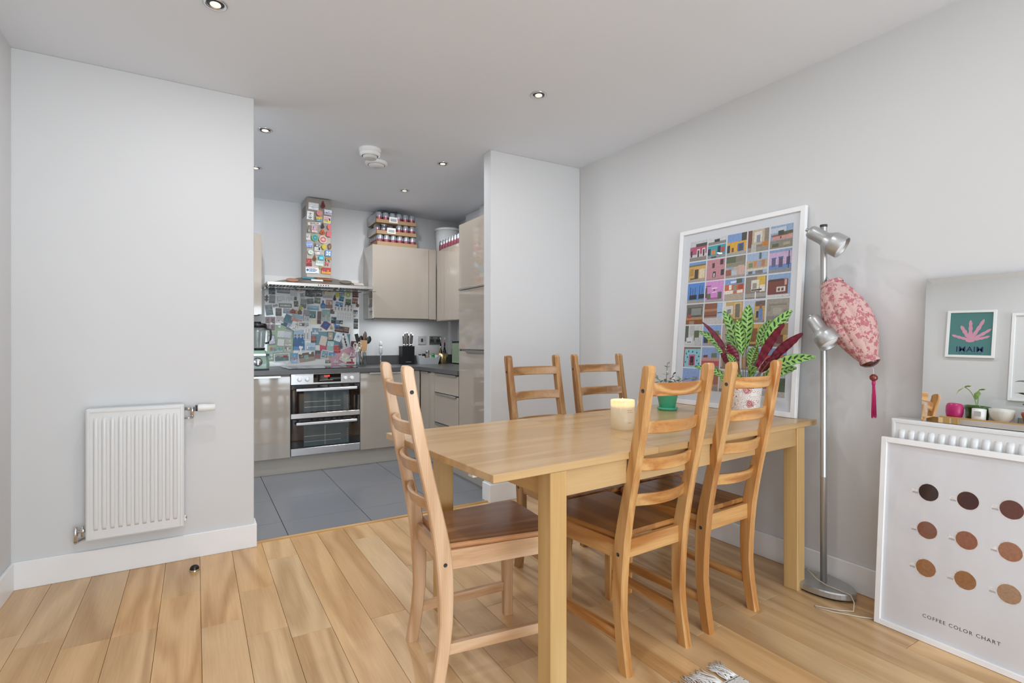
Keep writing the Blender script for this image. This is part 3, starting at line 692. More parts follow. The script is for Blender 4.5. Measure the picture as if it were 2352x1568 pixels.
# ================================================================ ceiling fittings
M_lens = pm('lit_lens', 'f4f2ee', .4, em='fff4e4', ems=.6)
def downlight(x, y, label, watts=5.0):
    d_ = thing('downlight', label, 'downlight', (x, y, ZC), group='recessed ceiling downlights')
    MB().lathe([(.042, -.0005), (.0425, -.004), (.038, -.006), (.031, -.004), (.030, -.001)], 28, cap=False).build('trim_ring', M_chrome, d_)
    MB().lathe([(.030, -.001), (.026, -.0035), (0, -.0035)], 24, cap=False).build('lamp_holder', M_dark, d_)
    MB().lathe([(.019, -.0036), (.019, -.007), (.012, -.009), (0, -.009)], 20, cap=False).build('lamp_lens', M_lens, d_)
    if watts:
        l = D.lights.new('downlight_lamp', 'AREA'); l.shape = 'DISK'; l.size = .05; l.energy = watts; l.color = (.93, .955, 1.0)
        lo_ = D.objects.new('downlight_lamp', l); C.objects.link(lo_); lo_.parent = d_; lo_.location = (0, 0, -.012)
downlight(.065, 2.325, 'ceiling downlight at the top left of the living area')
downlight(1.551, 2.31, 'ceiling downlight above the dining table')
downlight(.367, 3.566, 'kitchen downlight beside the edge of the left wall', 6)
downlight(.386, 4.388, 'kitchen downlight almost hidden by the left wall', 7)
downlight(1.553, 3.573, 'kitchen downlight nearest the pillar', 2.5)
downlight(1.55, 4.39, 'kitchen downlight nearest the stacked cans', 9)
for y_, w_ in ((.95, 'just in front of'), (-.45, 'just behind'), (-1.85, 'far behind'), (-3.0, 'farthest behind')):  # unseen lamps added along the downlight grid to brighten the room
    for x_, s_ in ((.065, 'left'), (1.551, 'right')):
        downlight(x_, y_, watts=((3.0 if y_ > 0 else 1.5) if x_ > 1 else 5.0), label='added ceiling downlight %s the camera on the %s, outside the picture' % (w_, s_))
sd = thing('smoke_detector', 'domed white smoke detector, the nearer of the ceiling pair', 'smoke detector', (1.014, 3.56, ZC))
MB().lathe([(.072, -.0005), (.074, -.014), (.070, -.018)], 32, cap=False).build('base_plate', M_white, sd)
MB().lathe([(.070, -.018), (.066, -.020), (.066, -.024), (.070, -.026), (.069, -.040), (.055, -.050)], 32, cap=False).build('dome', M_white, sd)
MB().lathe([(.048, -.048), (.046, -.064), (.038, -.068), (0, -.068)], 24, cap=False).build('sensor_cage', pm('light_grey_plastic', 'd2d2d0', .4), sd)
sd = thing('heat_alarm', 'flat round white ceiling alarm beside the smoke detector', 'alarm', (1.128, 3.80, ZC))
MB().lathe([(.079, -.0005), (.080, -.016), (.074, -.022), (.060, -.023)], 32, cap=False).build('housing', M_white, sd)
MB().lathe([(.060, -.023), (.058, -.0215), (.056, -.023)], 32, cap=False).build('groove', M_dark, sd)
MB().lathe([(.056, -.023), (.052, -.030), (0, -.031)], 32, cap=False).build('cover', M_white, sd)
SPLASH=[
(0.603, 1.553, 0.055, 0.056, 0, 'photo', '55565c 8a8b90 2e2f33', 'dark grey square photo', 'photo'),
(0.703, 1.562, 0.114, 0.045, 2, 'photo', '9fb0ba d0a9a4 6d7f8c', 'wide pastel landscape strip under the hood', 'print'),
(0.846, 1.574, 0.082, 0.027, 0, 'photo', 'd9c3bd c99b97 e6e0dc', 'faded pink lettered strip', 'print'),
(0.793, 1.533, 0.054, 0.035, 0, 'plain', 'c9ccd0', 'small pale grey slip', 'card'),
(0.605, 1.481, 0.049, 0.073, 3, 'photo', '8f9298 b49c96 6f7d84', 'grey and rose portrait photo', 'photo'),
(0.68, 1.484, 0.063, 0.062, -8, 'photo', 'd8d8d6 b5b5b3 efefee', 'pale drawing card tilted left', 'card'),
(0.757, 1.484, 0.059, 0.052, 2, 'photo', 'd6d7d6 c2c1bf efefef', 'pale grey print beside the tilted drawing', 'print'),
(0.868, 1.52, 0.036, 0.055, -5, 'photo', '8b8c8e 5c5d60 c5c5c5', 'narrow black and white photo of one person', 'photo'),
(0.927, 1.545, 0.069, 0.058, 5, 'photo', '4f4f52 8d8d8f 2f2f31', 'darkest black and white group photo', 'photo'),
(1.003, 1.549, 0.09, 0.059, -2, 'photo', '6a6a6c b9b9b9 3c3c3e', 'wide black and white crowd photo', 'photo'),
(1.1, 1.546, 0.088, 0.072, 0, 'photo', 'cfc3a6 b9a9a0 a8b0bd', 'pale yellow chart print', 'print'),
(1.23, 1.566, 0.053, 0.06, -8, 'photo', 'e8e8e8 3a3a3c 9b9b9d', 'white card with black ink blots', 'card'),
(1.23, 1.51, 0.046, 0.048, 12, 'photo', '3f8a99 8fc6cc 1f4e5a', 'small teal sea photo', 'photo'),
(1.364, 1.554, 0.058, 0.053, 0, 'photo', '7a4d49 b88f86 4a3232', 'reddish brown photo in the top right corner', 'photo'),
(1.359, 1.491, 0.054, 0.057, 4, 'photo', 'a5615c d8d0cb 5f4541', 'red and white photo on the right edge', 'photo'),
(1.293, 1.478, 0.053, 0.061, 4, 'photo', '6f8162 a8aea2 394a35', 'green landscape snapshot', 'photo'),
(0.877, 1.454, 0.052, 0.076, 5, 'photo', '8e8e8d b5b4b0 67686a', 'tall grey snapshot', 'photo'),
(0.937, 1.474, 0.058, 0.053, -6, 'photo', '7d7d78 a5a49d 5a5a55', 'grey square snapshot tilted left', 'photo'),
(1.003, 1.484, 0.057, 0.057, 4, 'photo', '83897a aab09e 5f6658', 'moss grey square snapshot', 'photo'),
(0.812, 1.445, 0.038, 0.053, -3, 'photo', '534a4c b57f86 2e2a2c', 'small dark photo with a pink face', 'photo'),
(0.717, 1.426, 0.111, 0.037, 0, 'framed', 'b9c2ba 5b605d', 'long pale green slip with a dark edge', 'card'),
(0.579, 1.381, 0.059, 0.095, -8, 'photo', '9aa8ab b9c2c4 84969c', 'grey blue letter near the left edge', 'letter'),
(0.66, 1.363, 0.05, 0.071, 0, 'photo', '7d7472 9b8c88 5d5653', 'brown grey postcard', 'postcard'),
(0.728, 1.376, 0.056, 0.044, 2, 'photo', 'aab2bb c5cad0 8c98a5', 'faded blue grey print', 'print'),
(0.964, 1.413, 0.109, 0.042, 3, 'photo', '93b9cd c9dbe4 6f9fb8', 'long light blue map strip', 'map'),
(1.114, 1.453, 0.063, 0.085, 2, 'photo', 'c09a8b e0d6cf 8f6a5e', 'terracotta photo with a white bowl', 'photo'),
(1.207, 1.454, 0.07, 0.045, 10, 'photo', '6f9cc4 dfe7ee 3f6f9f', 'blue and white seaside photo', 'photo'),
(0.956, 1.348, 0.064, 0.067, 3, 'photo', '5a7f80 7fa09f 3f6062', 'teal card shaped like a shed', 'card'),
(1.019, 1.32, 0.035, 0.122, 2, 'photo', '6b4f49 8d736b 4b3733', 'narrow dark brown bookmark', 'bookmark'),
(1.083, 1.342, 0.074, 0.113, 0, 'photo', '86a8a0 d99c8f a9c2bb', 'sage green card with a coral flower', 'card'),
(1.143, 1.382, 0.041, 0.045, 5, 'photo', '6b5a55 7d6b65 5a4a46', 'small plain brown square', 'card'),
(1.251, 1.425, 0.195, 0.09, 4, 'sheet', 'dedcda 5a4242 8b6f6f', 'white sheet with a row of small black and red figures', 'print'),
(1.257, 1.341, 0.148, 0.09, 4, 'sheet', 'dfe0df d2a37c b9c9c2', 'white sheet with a row of peach figures', 'print'),
(1.365, 1.383, 0.042, 0.036, 0, 'photo', '4d4d4c cfcfcc 8a8a88', 'highest small black and white tile on the right edge', 'photo'),
(1.367, 1.34, 0.04, 0.038, 0, 'photo', 'bdbdb9 55554f e2e2dd', 'second small black and white tile on the right edge', 'photo'),
(1.368, 1.296, 0.04, 0.04, 0, 'photo', '5b5f56 a9aaa3 303028', 'third small black and white tile on the right edge', 'photo'),
(1.369, 1.243, 0.044, 0.055, 0, 'photo', '6d6f68 c3c4bc 3b3d36', 'lowest small black and white tile on the right edge', 'photo'),
(1.187, 1.296, 0.128, 0.078, 3, 'bordered', '5f7480 b9c4c8 23262b', 'white bordered group photo under a blue sky', 'photo'),
(1.233, 1.208, 0.159, 0.072, 8, 'bordered', '6d5148 b89a8b 453029', 'white bordered brown photo behind the blue horse magnet', 'photo'),
(1.08, 1.248, 0.071, 0.074, 33, 'framed', '234e86 b3293b', 'navy blue square with red edge turned on its corner', 'card'),
(0.587, 1.253, 0.09, 0.133, 0, 'quad', '8f7b7c d9d4d2 6a5658', 'sheet of four rosy photo booth pictures', 'photo'),
(0.67, 1.292, 0.06, 0.062, 3, 'photo', 'd2d0ce 6a6a68 e5e4e2', 'white card with one dark pen mark', 'card'),
(0.739, 1.283, 0.08, 0.114, 26, 'photo', '3d7a86 6d84a3 24555f', 'tilted teal and blue postcard', 'postcard'),
(0.768, 1.226, 0.08, 0.063, 20, 'photo', '9aa0ba b9bccb 8186a0', 'lilac grey card under the tilted teal postcard', 'card'),
(0.819, 1.31, 0.097, 0.063, 14, 'photo', '8fb3c9 d5cfc2 c98f7f', 'tilted light blue holiday postcard', 'postcard'),
(0.789, 1.229, 0.059, 0.057, 35, 'photo', 'd9d9d4 9c9c94 f0f0ea', 'white ticket with a grey stripe', 'ticket'),
(0.879, 1.24, 0.098, 0.075, 0, 'bordered', 'a3a3a3 4b4b4b dcdcdc', 'white bordered black and white double portrait', 'photo'),
(0.903, 1.338, 0.053, 0.105, 3, 'photo', '8c8c90 5d5d62 c0c0c4', 'tall grey photo strip in the middle', 'photo'),
(0.97, 1.281, 0.062, 0.054, 2, 'plain', 'e2dfc2', 'pale yellow note', 'note'),
(0.675, 1.077, 0.225, 0.341, 0, 'plain', 'a3bd9c', 'large sage green sheet behind the lower left notes', 'paper'),
(0.678, 1.16, 0.058, 0.06, 4, 'plain', 'e0e2e2', 'upper white note on the green sheet', 'note'),
(0.736, 1.153, 0.06, 0.057, 9, 'plain', 'd3d5e0', 'lilac white note on the green sheet', 'note'),
(0.6, 1.106, 0.06, 0.086, -9, 'framed', 'cfcfdd 6d7070', 'lilac note with a dark edge on the green sheet', 'note'),
(0.677, 1.082, 0.058, 0.062, 5, 'plain', 'e4e1e0', 'lower white note on the green sheet', 'note'),
(0.742, 1.08, 0.055, 0.066, 0, 'photo', 'c2bdb0 8f8a80 dedad0', 'beige interior photo on the green sheet', 'photo'),
(0.739, 1.023, 0.055, 0.057, 2, 'photo', '9c9c98 5c5c58 cacac5', 'black and white photo on the green sheet', 'photo'),
(0.646, 1.012, 0.094, 0.048, -2, 'photo', '8fb0ac 6a8c92 b5cdc9', 'sea green landscape strip on the green sheet', 'print'),
(0.838, 1.1, 0.108, 0.19, 0, 'figures', 'a3bdd3 2f5f96 5d8ac0', 'pale blue poster of three people in blue robes', 'poster'),
(0.905, 1.161, 0.055, 0.11, 0, 'stripes', 'e5e5e5 6b6b6b b0b0b0', 'white strip with grey bars', 'card'),
(0.942, 1.044, 0.078, 0.068, 2, 'photo', 'b9cfde dfe8ee 8fb0c8', 'pale blue photo of a round dome', 'photo'),
(1.128, 1.121, 0.368, 0.131, 0, 'plain', '6b97a3', 'wide teal sheet behind the right hand cards', 'paper'),
(0.985, 1.19, 0.059, 0.059, 3, 'photo', '7f9cb6 9b7d63 c9d3da', 'blue and brown landscape snapshot', 'photo'),
(0.969, 1.112, 0.047, 0.065, 0, 'photo', '9b5a50 c7968a 6f3f38', 'rust red photo on the teal sheet', 'photo'),
(1.057, 1.097, 0.064, 0.09, 15, 'plain', 'ddd0c2', 'cream card tilted on the teal sheet', 'card'),
(1.123, 1.143, 0.053, 0.085, 0, 'framed', 'b5ab98 4e4a42', 'beige photo of trees with a dark edge', 'photo'),
(1.195, 1.133, 0.064, 0.085, 18, 'star', 'e4e9ee 4f86b5', 'white card with a blue star', 'card'),
(1.264, 1.1, 0.065, 0.151, -15, 'sheet', 'dedede 2f2f31 6a6a6c', 'white strip with black ink drawings', 'card'),
(1.06, 1.029, 0.068, 0.057, 0, 'plain', 'c7566a', 'rose red card', 'card'),
(1.123, 1.048, 0.061, 0.09, 8, 'photo', 'b9d6d2 d7e6e3 9fc4c0', 'pale turquoise card', 'card'),
(1.186, 1.016, 0.064, 0.072, 0, 'photo', 'cc4f55 d98a80 a33c44', 'coral red card', 'card'),
(1.239, 0.943, 0.253, 0.114, -22, 'plain', 'd9a2b0', 'large pink sheet in the lower right corner', 'paper'),
(1.257, 0.931, 0.082, 0.084, 30, 'photo', 'ddd2c0 c9b8a0 e8e0d2', 'cream flower card on the pink sheet', 'card'),
(1.316, 0.896, 0.081, 0.051, 3, 'photo', 'e6e6e2 4f9a88 b9434f', 'white card with green and red dots', 'card'),
(0.687, 0.942, 0.134, 0.078, -3, 'bordered', 'a8a39f 9b2f3a 5c7c7a', 'white bordered photo with red flowers', 'photo'),
(0.796, 0.935, 0.059, 0.093, 0, 'photo', '6d9cc2 c56a63 a9c5dc', 'retro blue travel card', 'card'),
(0.906, 0.944, 0.137, 0.081, -8, 'photo', '6b5a4a 8fb0ac a5917c', 'wide brown and turquoise beach photo', 'photo'),
(1.005, 0.965, 0.051, 0.077, 5, 'photo', '4b4650 8a8ca8 9b6b63', 'dark photo of a dancer', 'photo'),
(1.071, 0.968, 0.064, 0.079, 10, 'bordered', '7fa3bd c9b79c 5f8f88', 'white bordered seaside snapshot', 'photo'),
(1.135, 0.958, 0.071, 0.054, 3, 'photo', '5f9fd0 8fc6df c9a98f', 'bright blue beach photo', 'photo'),
(1.1, 0.897, 0.048, 0.032, 0, 'photo', '9b9690 c5c0b8 6a655e', 'small grey ticket along the bottom edge', 'ticket'),
(1.175, 0.901, 0.049, 0.037, 0, 'photo', 'c5b3bd a58f9c dcd0d6', 'small mauve ticket along the bottom edge', 'ticket'),
(0.587, 0.962, 0.046, 0.073, 0, 'photo', 'a5bfb0 6a8f85 c9d6cc', 'pale green print near the blender', 'print'),
(1.343, 1.057, 0.048, 0.072, 3, 'photo', '5a3a4a 2f2f3f a98fa0', 'dark purple photo behind the scissors', 'photo'),
(1.334, 0.975, 0.048, 0.066, 4, 'photo', 'b98f98 8b4f5a dcc9cc', 'mauve photo beside the utensil jar', 'photo'),
]
SMAG=[
(0.559, 1.487, 0.036, 0.067, 0, 'lizard', '6a2f35', 'dark red lizard magnet', 'magnet'),
(0.631, 1.422, 0.042, 0.026, -15, 'glasses', '6b6350', 'tiny spectacles magnet', 'magnet'),
(0.85, 1.412, 0.038, 0.063, 0, 'tree', 'a7ad2c', 'lime yellow tree magnet', 'magnet'),
(0.781, 1.376, 0.043, 0.046, 0, 'house', '8f2f2a', 'crimson house magnet', 'magnet'),
(0.811, 1.371, 0.024, 0.04, 0, 'house', 'c58a3a', 'small amber house magnet', 'magnet'),
(0.843, 1.369, 0.038, 0.046, 0, 'house', '5c2f28', 'dark brown house magnet', 'magnet'),
(1.054, 1.448, 0.043, 0.077, 0, 'bottle', '2f5f94', 'blue bottle magnet', 'magnet'),
(1.292, 1.55, 0.044, 0.049, 0, 'ring', 'b9c43a', 'lime ring magnet', 'magnet'),
(1.187, 1.544, 0.035, 0.048, 0, 'disc', 'c2bb2f', 'yellow ball magnet', 'magnet'),
(1.162, 1.515, 0.032, 0.06, 0, 'drop', '2b2326', 'black dancer magnet', 'magnet'),
(0.805, 1.495, 0.021, 0.033, 0, 'tag', '4c5a46', 'dark green tag magnet', 'magnet'),
(0.888, 1.424, 0.028, 0.046, 0, 'drop', '6f7468', 'grey bell magnet', 'magnet'),
(1.218, 1.052, 0.047, 0.078, 0, 'drop', '6d6a6a', 'grey rabbit shaped magnet', 'magnet'),
(1.134, 1.227, 0.029, 0.045, 0, 'drop', 'b39a72', 'gold pendant magnet', 'magnet'),
(1.032, 1.205, 0.031, 0.032, 0, 'star', 'a89590', 'dusty rose flower magnet', 'magnet'),
(1.383, 1.448, 0.031, 0.035, 0, 'disc', '6f4432', 'round brown magnet on the right edge', 'magnet'),
(0.592, 1.166, 0.02, 0.02, 0, 'tag', 'c9c2a0', 'tiny cream square magnet above the lilac note', 'magnet'),
(0.597, 1.026, 0.022, 0.024, 0, 'tag', 'c5655a', 'tiny red square magnet on the green sheet', 'magnet'),
(0.596, 1.256, 0.021, 0.022, 0, 'disc', 'f6f6f4', 'white button magnet on the photo booth sheet', 'magnet'),
(0.665, 1.229, 0.021, 0.022, 0, 'disc', 'f6f6f4', 'white button magnet above the green sheet', 'magnet'),
(0.934, 0.982, 0.022, 0.024, 0, 'disc', 'f6f6f4', 'white button magnet on the beach photo', 'magnet'),
(1.242, 1.136, 0.024, 0.024, 0, 'disc', 'f6f6f4', 'white button magnet on the ink drawing strip', 'magnet'),
(0.725, 0.897, 0.025, 0.019, 0, 'disc', 'f6f6f4', 'white button magnet below the red flower photo', 'magnet'),
(0.817, 1.253, 0.019, 0.019, 0, 'ring', 'a9ad80', 'tiny olive ring magnet', 'magnet'),
(0.848, 1.007, 0.038, 0.087, 8, 'bone', 'f2efe6', 'white bone shaped magnet', 'magnet'),
(1.182, 1.242, 0.056, 0.05, 0, 'horse', '2f78c5', 'bright blue horse magnet', 'magnet'),
]
HMAG=[
(0.915, 2.315, 0.087, 0.062, 2, 'photo', 'dfe0de a9bcc4 f0f0ee', 'pale world map card', 'card'),
(0.995, 2.339, 0.043, 0.072, 0, 'drop', '6f1f24', 'dark red cloaked figure magnet', 'magnet'),
(0.886, 2.228, 0.057, 0.076, 3, 'anchor', 'eeeeea', 'white card with a black anchor', 'card'),
(0.964, 2.256, 0.053, 0.051, 0, 'disc', 'd98f8c', 'pink round bird magnet', 'magnet'),
(1.039, 2.273, 0.066, 0.047, 2, 'photo', 'dfe5ec 5f8fc5 c5b3b9', 'white card with a blue sketch', 'card'),
(0.962, 2.203, 0.053, 0.044, -5, 'photo', 'd9b84a d58f8f 6fa3b5', 'rainbow striped magnet', 'magnet'),
(1.034, 2.207, 0.062, 0.062, 3, 'bordered', 'd9a9b5 3a3036 d9c24a', 'white bordered pink cartoon card', 'card'),
(0.922, 2.159, 0.109, 0.024, -6, 'sevilla', 'e8e4da', 'white name plate magnet in raised letters', 'magnet'),
(0.874, 2.103, 0.023, 0.06, 0, 'bottle', '7d7d72', 'grey vase magnet', 'magnet'),
(0.92, 2.109, 0.05, 0.065, 0, 'photo', 'c9a3a3 4f64ad d9c2bd', 'pink and blue sunset magnet', 'magnet'),
(0.992, 2.146, 0.032, 0.056, 0, 'drop', '3b3334', 'black and white piper magnet', 'magnet'),
(0.991, 2.09, 0.054, 0.05, 0, 'drop', 'b5521f', 'orange skirt magnet', 'magnet'),
(1.05, 2.14, 0.035, 0.049, 0, 'disc', 'd96f6f', 'coral red flower magnet', 'magnet'),
(1.048, 2.078, 0.043, 0.056, 10, 'tag', 'cf6f73', 'coral pink luggage tag magnet', 'magnet'),
(0.87, 2.035, 0.037, 0.057, 0, 'photo', 'b9b6b0 77746f d5d2cc', 'grey tower card', 'card'),
(0.925, 2.03, 0.061, 0.062, 0, 'disc2', '6fae6a 2f7fb5', 'round green and blue island magnet', 'magnet'),
(0.995, 2.02, 0.072, 0.074, 0, 'disc2', 'd9b5a8 b56f70', 'large round blush plate magnet', 'magnet'),
(0.877, 1.963, 0.053, 0.051, -2, 'photo', '8fa0cc dfe3ee 7f90c0', 'periwinkle blue square magnet', 'magnet'),
(0.948, 1.95, 0.057, 0.081, 2, 'photo', '8f8f8a 2f2f30 c9c9c5', 'mountain photo magnet', 'magnet'),
(1.003, 1.953, 0.038, 0.047, 0, 'disc', 'c5b52a', 'yellow lemon magnet', 'magnet'),
(1.053, 1.962, 0.031, 0.058, 0, 'ring', '7d4f30', 'brown monkey tail magnet', 'magnet'),
(0.888, 1.896, 0.05, 0.047, 0, 'disc2', '9fb5a0 d9dcd0', 'round sage landscape magnet', 'magnet'),
(1.042, 1.897, 0.057, 0.056, 4, 'tile', '6f8fc0 e6ebf2', 'blue and white patterned tile magnet', 'magnet'),
(0.946, 1.891, 0.04, 0.025, 0, 'photo', 'e6e2dc c58f8f d0d4dc', 'small white flag magnet', 'magnet'),
(0.922, 1.847, 0.036, 0.058, 0, 'drop', '6a4a24', 'bronze owl magnet', 'magnet'),
(0.98, 1.858, 0.049, 0.051, 0, 'bag', '4fa3ae', 'turquoise handbag magnet', 'magnet'),
(1.042, 1.841, 0.053, 0.043, 8, 'wagon', 'a5813f', 'ochre wagon magnet with two white wheels', 'magnet'),
(0.875, 1.805, 0.05, 0.068, 0, 'photo', 'a5393b b5865f 7d2a2f', 'brick red card', 'card'),
(0.964, 1.806, 0.067, 0.051, 2, 'photo', 'b5c5bd 8fa59d d5ded8', 'pale sage landscape card', 'card'),
(1.031, 1.802, 0.038, 0.04, 0, 'horse', 'c9595f', 'coral red horse magnet', 'magnet'),
(0.902, 1.736, 0.113, 0.057, -2, 'plate', 'dfe6ec 3f5f8f', 'white number plate magnet', 'magnet'),
(1.023, 1.738, 0.082, 0.056, 2, 'photo', 'b5342a 4f5a7f d99a3a', 'bright red number plate magnet', 'magnet'),
(0.97, 1.764, 0.028, 0.029, 0, 'disc', '8a8a52', 'olive beetle magnet', 'magnet'),
]
# ================================================================ cards and magnets on the splashback and hood
def shape_poly(st):
    if st == 'drop': return [(.5,0),(.85,.12),(.95,.35),(.75,.6),(.65,.85),(.5,1),(.35,.85),(.25,.6),(.05,.35),(.15,.12)]
    if st == 'bottle': return [(.1,0),(.9,0),(1,.1),(1,.5),(.65,.68),(.65,1),(.35,1),(.35,.68),(0,.5),(0,.1)]
    if st == 'house': return [(0,0),(1,0),(1,.62),(.5,1),(0,.62)]
    if st == 'tree': return [(.42,0),(.58,0),(.58,.15),(1,.2),(.72,.45),(.85,.5),(.62,.72),(.5,1),(.38,.72),(.15,.5),(.28,.45),(0,.2),(.42,.15)]
    if st == 'tag': return [(0,0),(1,0),(1,.8),(.8,1),(.2,1),(0,.8)]
    if st == 'bone': return [(.2,0),(.5,.1),(.9,.02),(1,.2),(.75,.35),(.7,.65),(1,.82),(.8,1),(.5,.93),(.15,1),(0,.8),(.3,.62),(.35,.35),(0,.22)]
    if st == 'horse': return [(.1,0),(.25,0),(.28,.35),(.65,.35),(.68,0),(.83,0),(.85,.5),(.98,.62),(.95,.72),(.72,.66),(.4,.66),(.3,.95),(.2,1),(.0,.82),(.03,.72),(.16,.74),(.1,.45)]
    if st == 'lizard': return [(.35,.0),(.55,.08),(.5,.25),(.75,.2),(.95,.35),(.68,.36),(.66,.55),(1,.68),(.95,.78),(.65,.7),(.68,.9),(.52,1),(.36,.9),(.38,.7),(.1,.85),(.03,.75),(.34,.56),(.3,.36),(.05,.4),(.02,.3),(.3,.22)]
    if st == 'bag': return [(0,0),(1,0),(1,.6),(.8,.7),(.75,.95),(.25,.95),(.2,.7),(0,.6)]
    if st == 'star': return [(.5+.5*math.cos(PI/2+k*PI/6)*(1 if k % 2 == 0 else .55), .5+.5*math.sin(PI/2+k*PI/6)*(1 if k % 2 == 0 else .55)) for k in range(12)]
    return None
def card_mesh(st, w, h, cols, rr):
    """card or magnet in local coords: x right, z up, front towards -y, back at y=0"""
    m = MB(); cols = [hx(c_) for c_ in cols.split()]; base = cols[0]
    ly = [0.0]
    def rect(x0, y0, x1, y1, c_):
        ly[0] += .00012; y = -.0012 - ly[0]
        m.add([(-w/2+x0*w, y, -h/2+y0*h), (-w/2+x1*w, y, -h/2+y0*h), (-w/2+x1*w, y, -h/2+y1*h), (-w/2+x0*w, y, -h/2+y1*h)], [(0, 1, 2, 3)], 0, False, c_)
    def poly(pts, c_):
        ly[0] += .00012; y = -.0012 - ly[0]
        m.add([(-w/2+a*w, y, -h/2+b_*h) for a, b_ in pts], [list(range(len(pts)))], 0, False, c_)
    def disc(cx, cy, r, c_, n=14): poly([(cx+r*math.cos(2*PI*k/n), cy+r*math.sin(2*PI*k/n)*(w/h)) for k in range(n)], c_)
    XZ = Matrix(((1,0,0,0), (0,0,-1,0), (0,1,0,0), (0,0,0,1)))
    white = hx('ecebe8'); black = hx('1c1c1e')
    P_ = shape_poly(st)
    if st in ('disc', 'disc2', 'ring'):
        n = 20
        if st == 'ring':
            pts = [(.5+.5*math.cos(2*PI*k/n), .5+.5*math.sin(2*PI*k/n)) for k in range(n)]
            for k in range(n):
                a, b_ = pts[k], pts[(k+1) % n]; q = lambda p: (.5+(p[0]-.5)*.55, .5+(p[1]-.5)*.55)
                m.prism([((p[0]-.5)*w, (p[1]-.5)*h) for p in (a, b_, q(b_), q(a))], 0, .004, 0, XZ, base)
        else:
            m.prism([(.5*w*math.cos(2*PI*k/n), .5*h*math.sin(2*PI*k/n)) for k in range(n)], 0, .004, 0, XZ, base)
            ly[0] = .003
            if st == 'disc2': disc(.5, .5, .36, cols[1]); poly([(.25, .45), (.5, .7), (.75, .45), (.6, .35)], base)
        return m
    if st == 'glasses':
        for s_ in (-1, 1):
            m.prism([(s_*.26*w+.22*w*math.cos(2*PI*k/12), .42*h*math.sin(2*PI*k/12)) for k in range(12)], 0, .003, 0, XZ, base)
            ly[0] += .002; disc(.5+s_*.26, .5, .13, hx('c9c6bc'), 10)
        m.box((-.06*w, -.003, -.06*h), (.06*w, 0, .06*h), 0, 0, None, 1, base); return m
    if P_ and st != 'star' or (st == 'star' and len(cols) == 1):
        m.prism([((a-.5)*w, (b_-.5)*h) for a, b_ in P_], 0, .004, 0, XZ, base)
        ly[0] = .003; lt = tuple(min(1, c_*1.8+.02) for c_ in base[:3]) + (1,); dk = tuple(c_*.5 for c_ in base[:3]) + (1,)
        if st in ('drop',): disc(.5, .78, .12, lt, 10); rect(.38, .2, .62, .45, dk)
        if st == 'house': rect(.38, 0.04, .62, .35, dk); rect(.15, .4, .32, .55, lt); rect(.68, .4, .85, .55, lt)
        if st == 'bottle': rect(.15, .12, .85, .42, lt)
        if st == 'bag': rect(.2, .15, .8, .5, lt)
        return m
    if st == 'wagon':
        m.box((-w/2, -.004, -.1*h), (w/2, 0, h/2), 0, 0, None, 1, base); ly[0] = .003
        for x in (.22, .78):
            disc(x, .28, .15, hx('2a2420')); disc(x, .28, .09, white)
        return m
    m.box((-w/2, -.0012, -h/2), (w/2, 0, h/2), 0, 0, None, 1, base)
    if st == 'plain': 
        for k in range(2): rect(.2, .35+.2*k, rr.uniform(.5, .85), .38+.2*k, tuple(c_*.85 for c_ in base[:3])+(1,))
    elif st in ('photo', 'bordered', 'figures'):
        c2, c3 = cols[1 % len(cols)], cols[2 % len(cols)]
        x0 = y0 = 0.0
        if st == 'bordered': rect(0, 0, 1, 1, white); x0, y0 = .06, .08; rect(x0, y0, 1-x0, 1-y0, base)
        if st == 'figures':
            rect(.04, .03, .96, .3, c3)
            for k, x in enumerate((.2, .5, .78)):
                poly([(x-.17, .2), (x+.17, .2), (x+.14, .6), (x, .7), (x-.14, .6)], cols[1]); disc(x, .76, .09, hx('8a6a5a')); 
            rect(.72, .35, .86, .45, hx('3f9a9a')); return m
        yh = rr.uniform(.3, .6); rect(x0, y0, 1-x0, yh, c3)
        rect(x0, yh-.06, 1-x0, yh, c2)
        for k in range(rr.randint(5, 8)):
            xa = rr.uniform(x0, .75); ya = rr.uniform(y0+.05, .65); ww = rr.uniform(.08, .28); h2 = rr.uniform(.08, .4)
            c_ = rr.choice([base, c2, c3, c3]); f_ = rr.uniform(.6, 1.5)
            c_ = tuple(min(1, q*f_) for q in c_[:3]) + (1,)
            if rr.random() < .5: rect(xa, ya, min(1-x0, xa+ww), min(1-y0, ya+h2), c_)
            else: poly([(xa, ya), (min(1-x0, xa+ww), ya), (min(1-x0, xa+ww*rr.random()), min(1-y0, ya+h2))], c_)
    elif st == 'framed':
        e = .07; rect(0, 0, 1, 1, cols[1]); rect(e, e*w/h if w > h else e, 1-e, 1-(e*w/h if w > h else e), base); 
        disc(.5, .5, .2 if w < 1.5*h else .05, tuple(min(1, c_*1.5) for c_ in base[:3])+(1,))
    elif st == 'quad':
        rect(0, 0, 1, 1, cols[1])
        for i in range(2):
            for jj in range(2):
                a, b_ = .04+.49*i, .04+.49*jj; rect(a, b_, a+.43, b_+.43, base); disc(a+.2, b_+.24, .09, cols[2]); rect(a+.08, b_+.02, a+.34, b_+.14, tuple(c_*.7 for c_ in base[:3])+(1,))
    elif st == 'sheet':
        tall = h > w; n = 6
        for r_ in range(2 if not tall else 5):
            for k in range(n if not tall else 1):
                cx = (.1+.155*k) if not tall else .5; cy = (.3+.38*r_) if not tall else .12+.18*r_
                disc(cx, cy+.08, .028 if not tall else .14, cols[1]); poly([(cx-.035*(4 if tall else 1), cy-.12*(.4 if tall else 1)), (cx+.035*(4 if tall else 1), cy-.12*(.4 if tall else 1)), (cx, cy+.05)], cols[2])
    elif st == 'stripes':
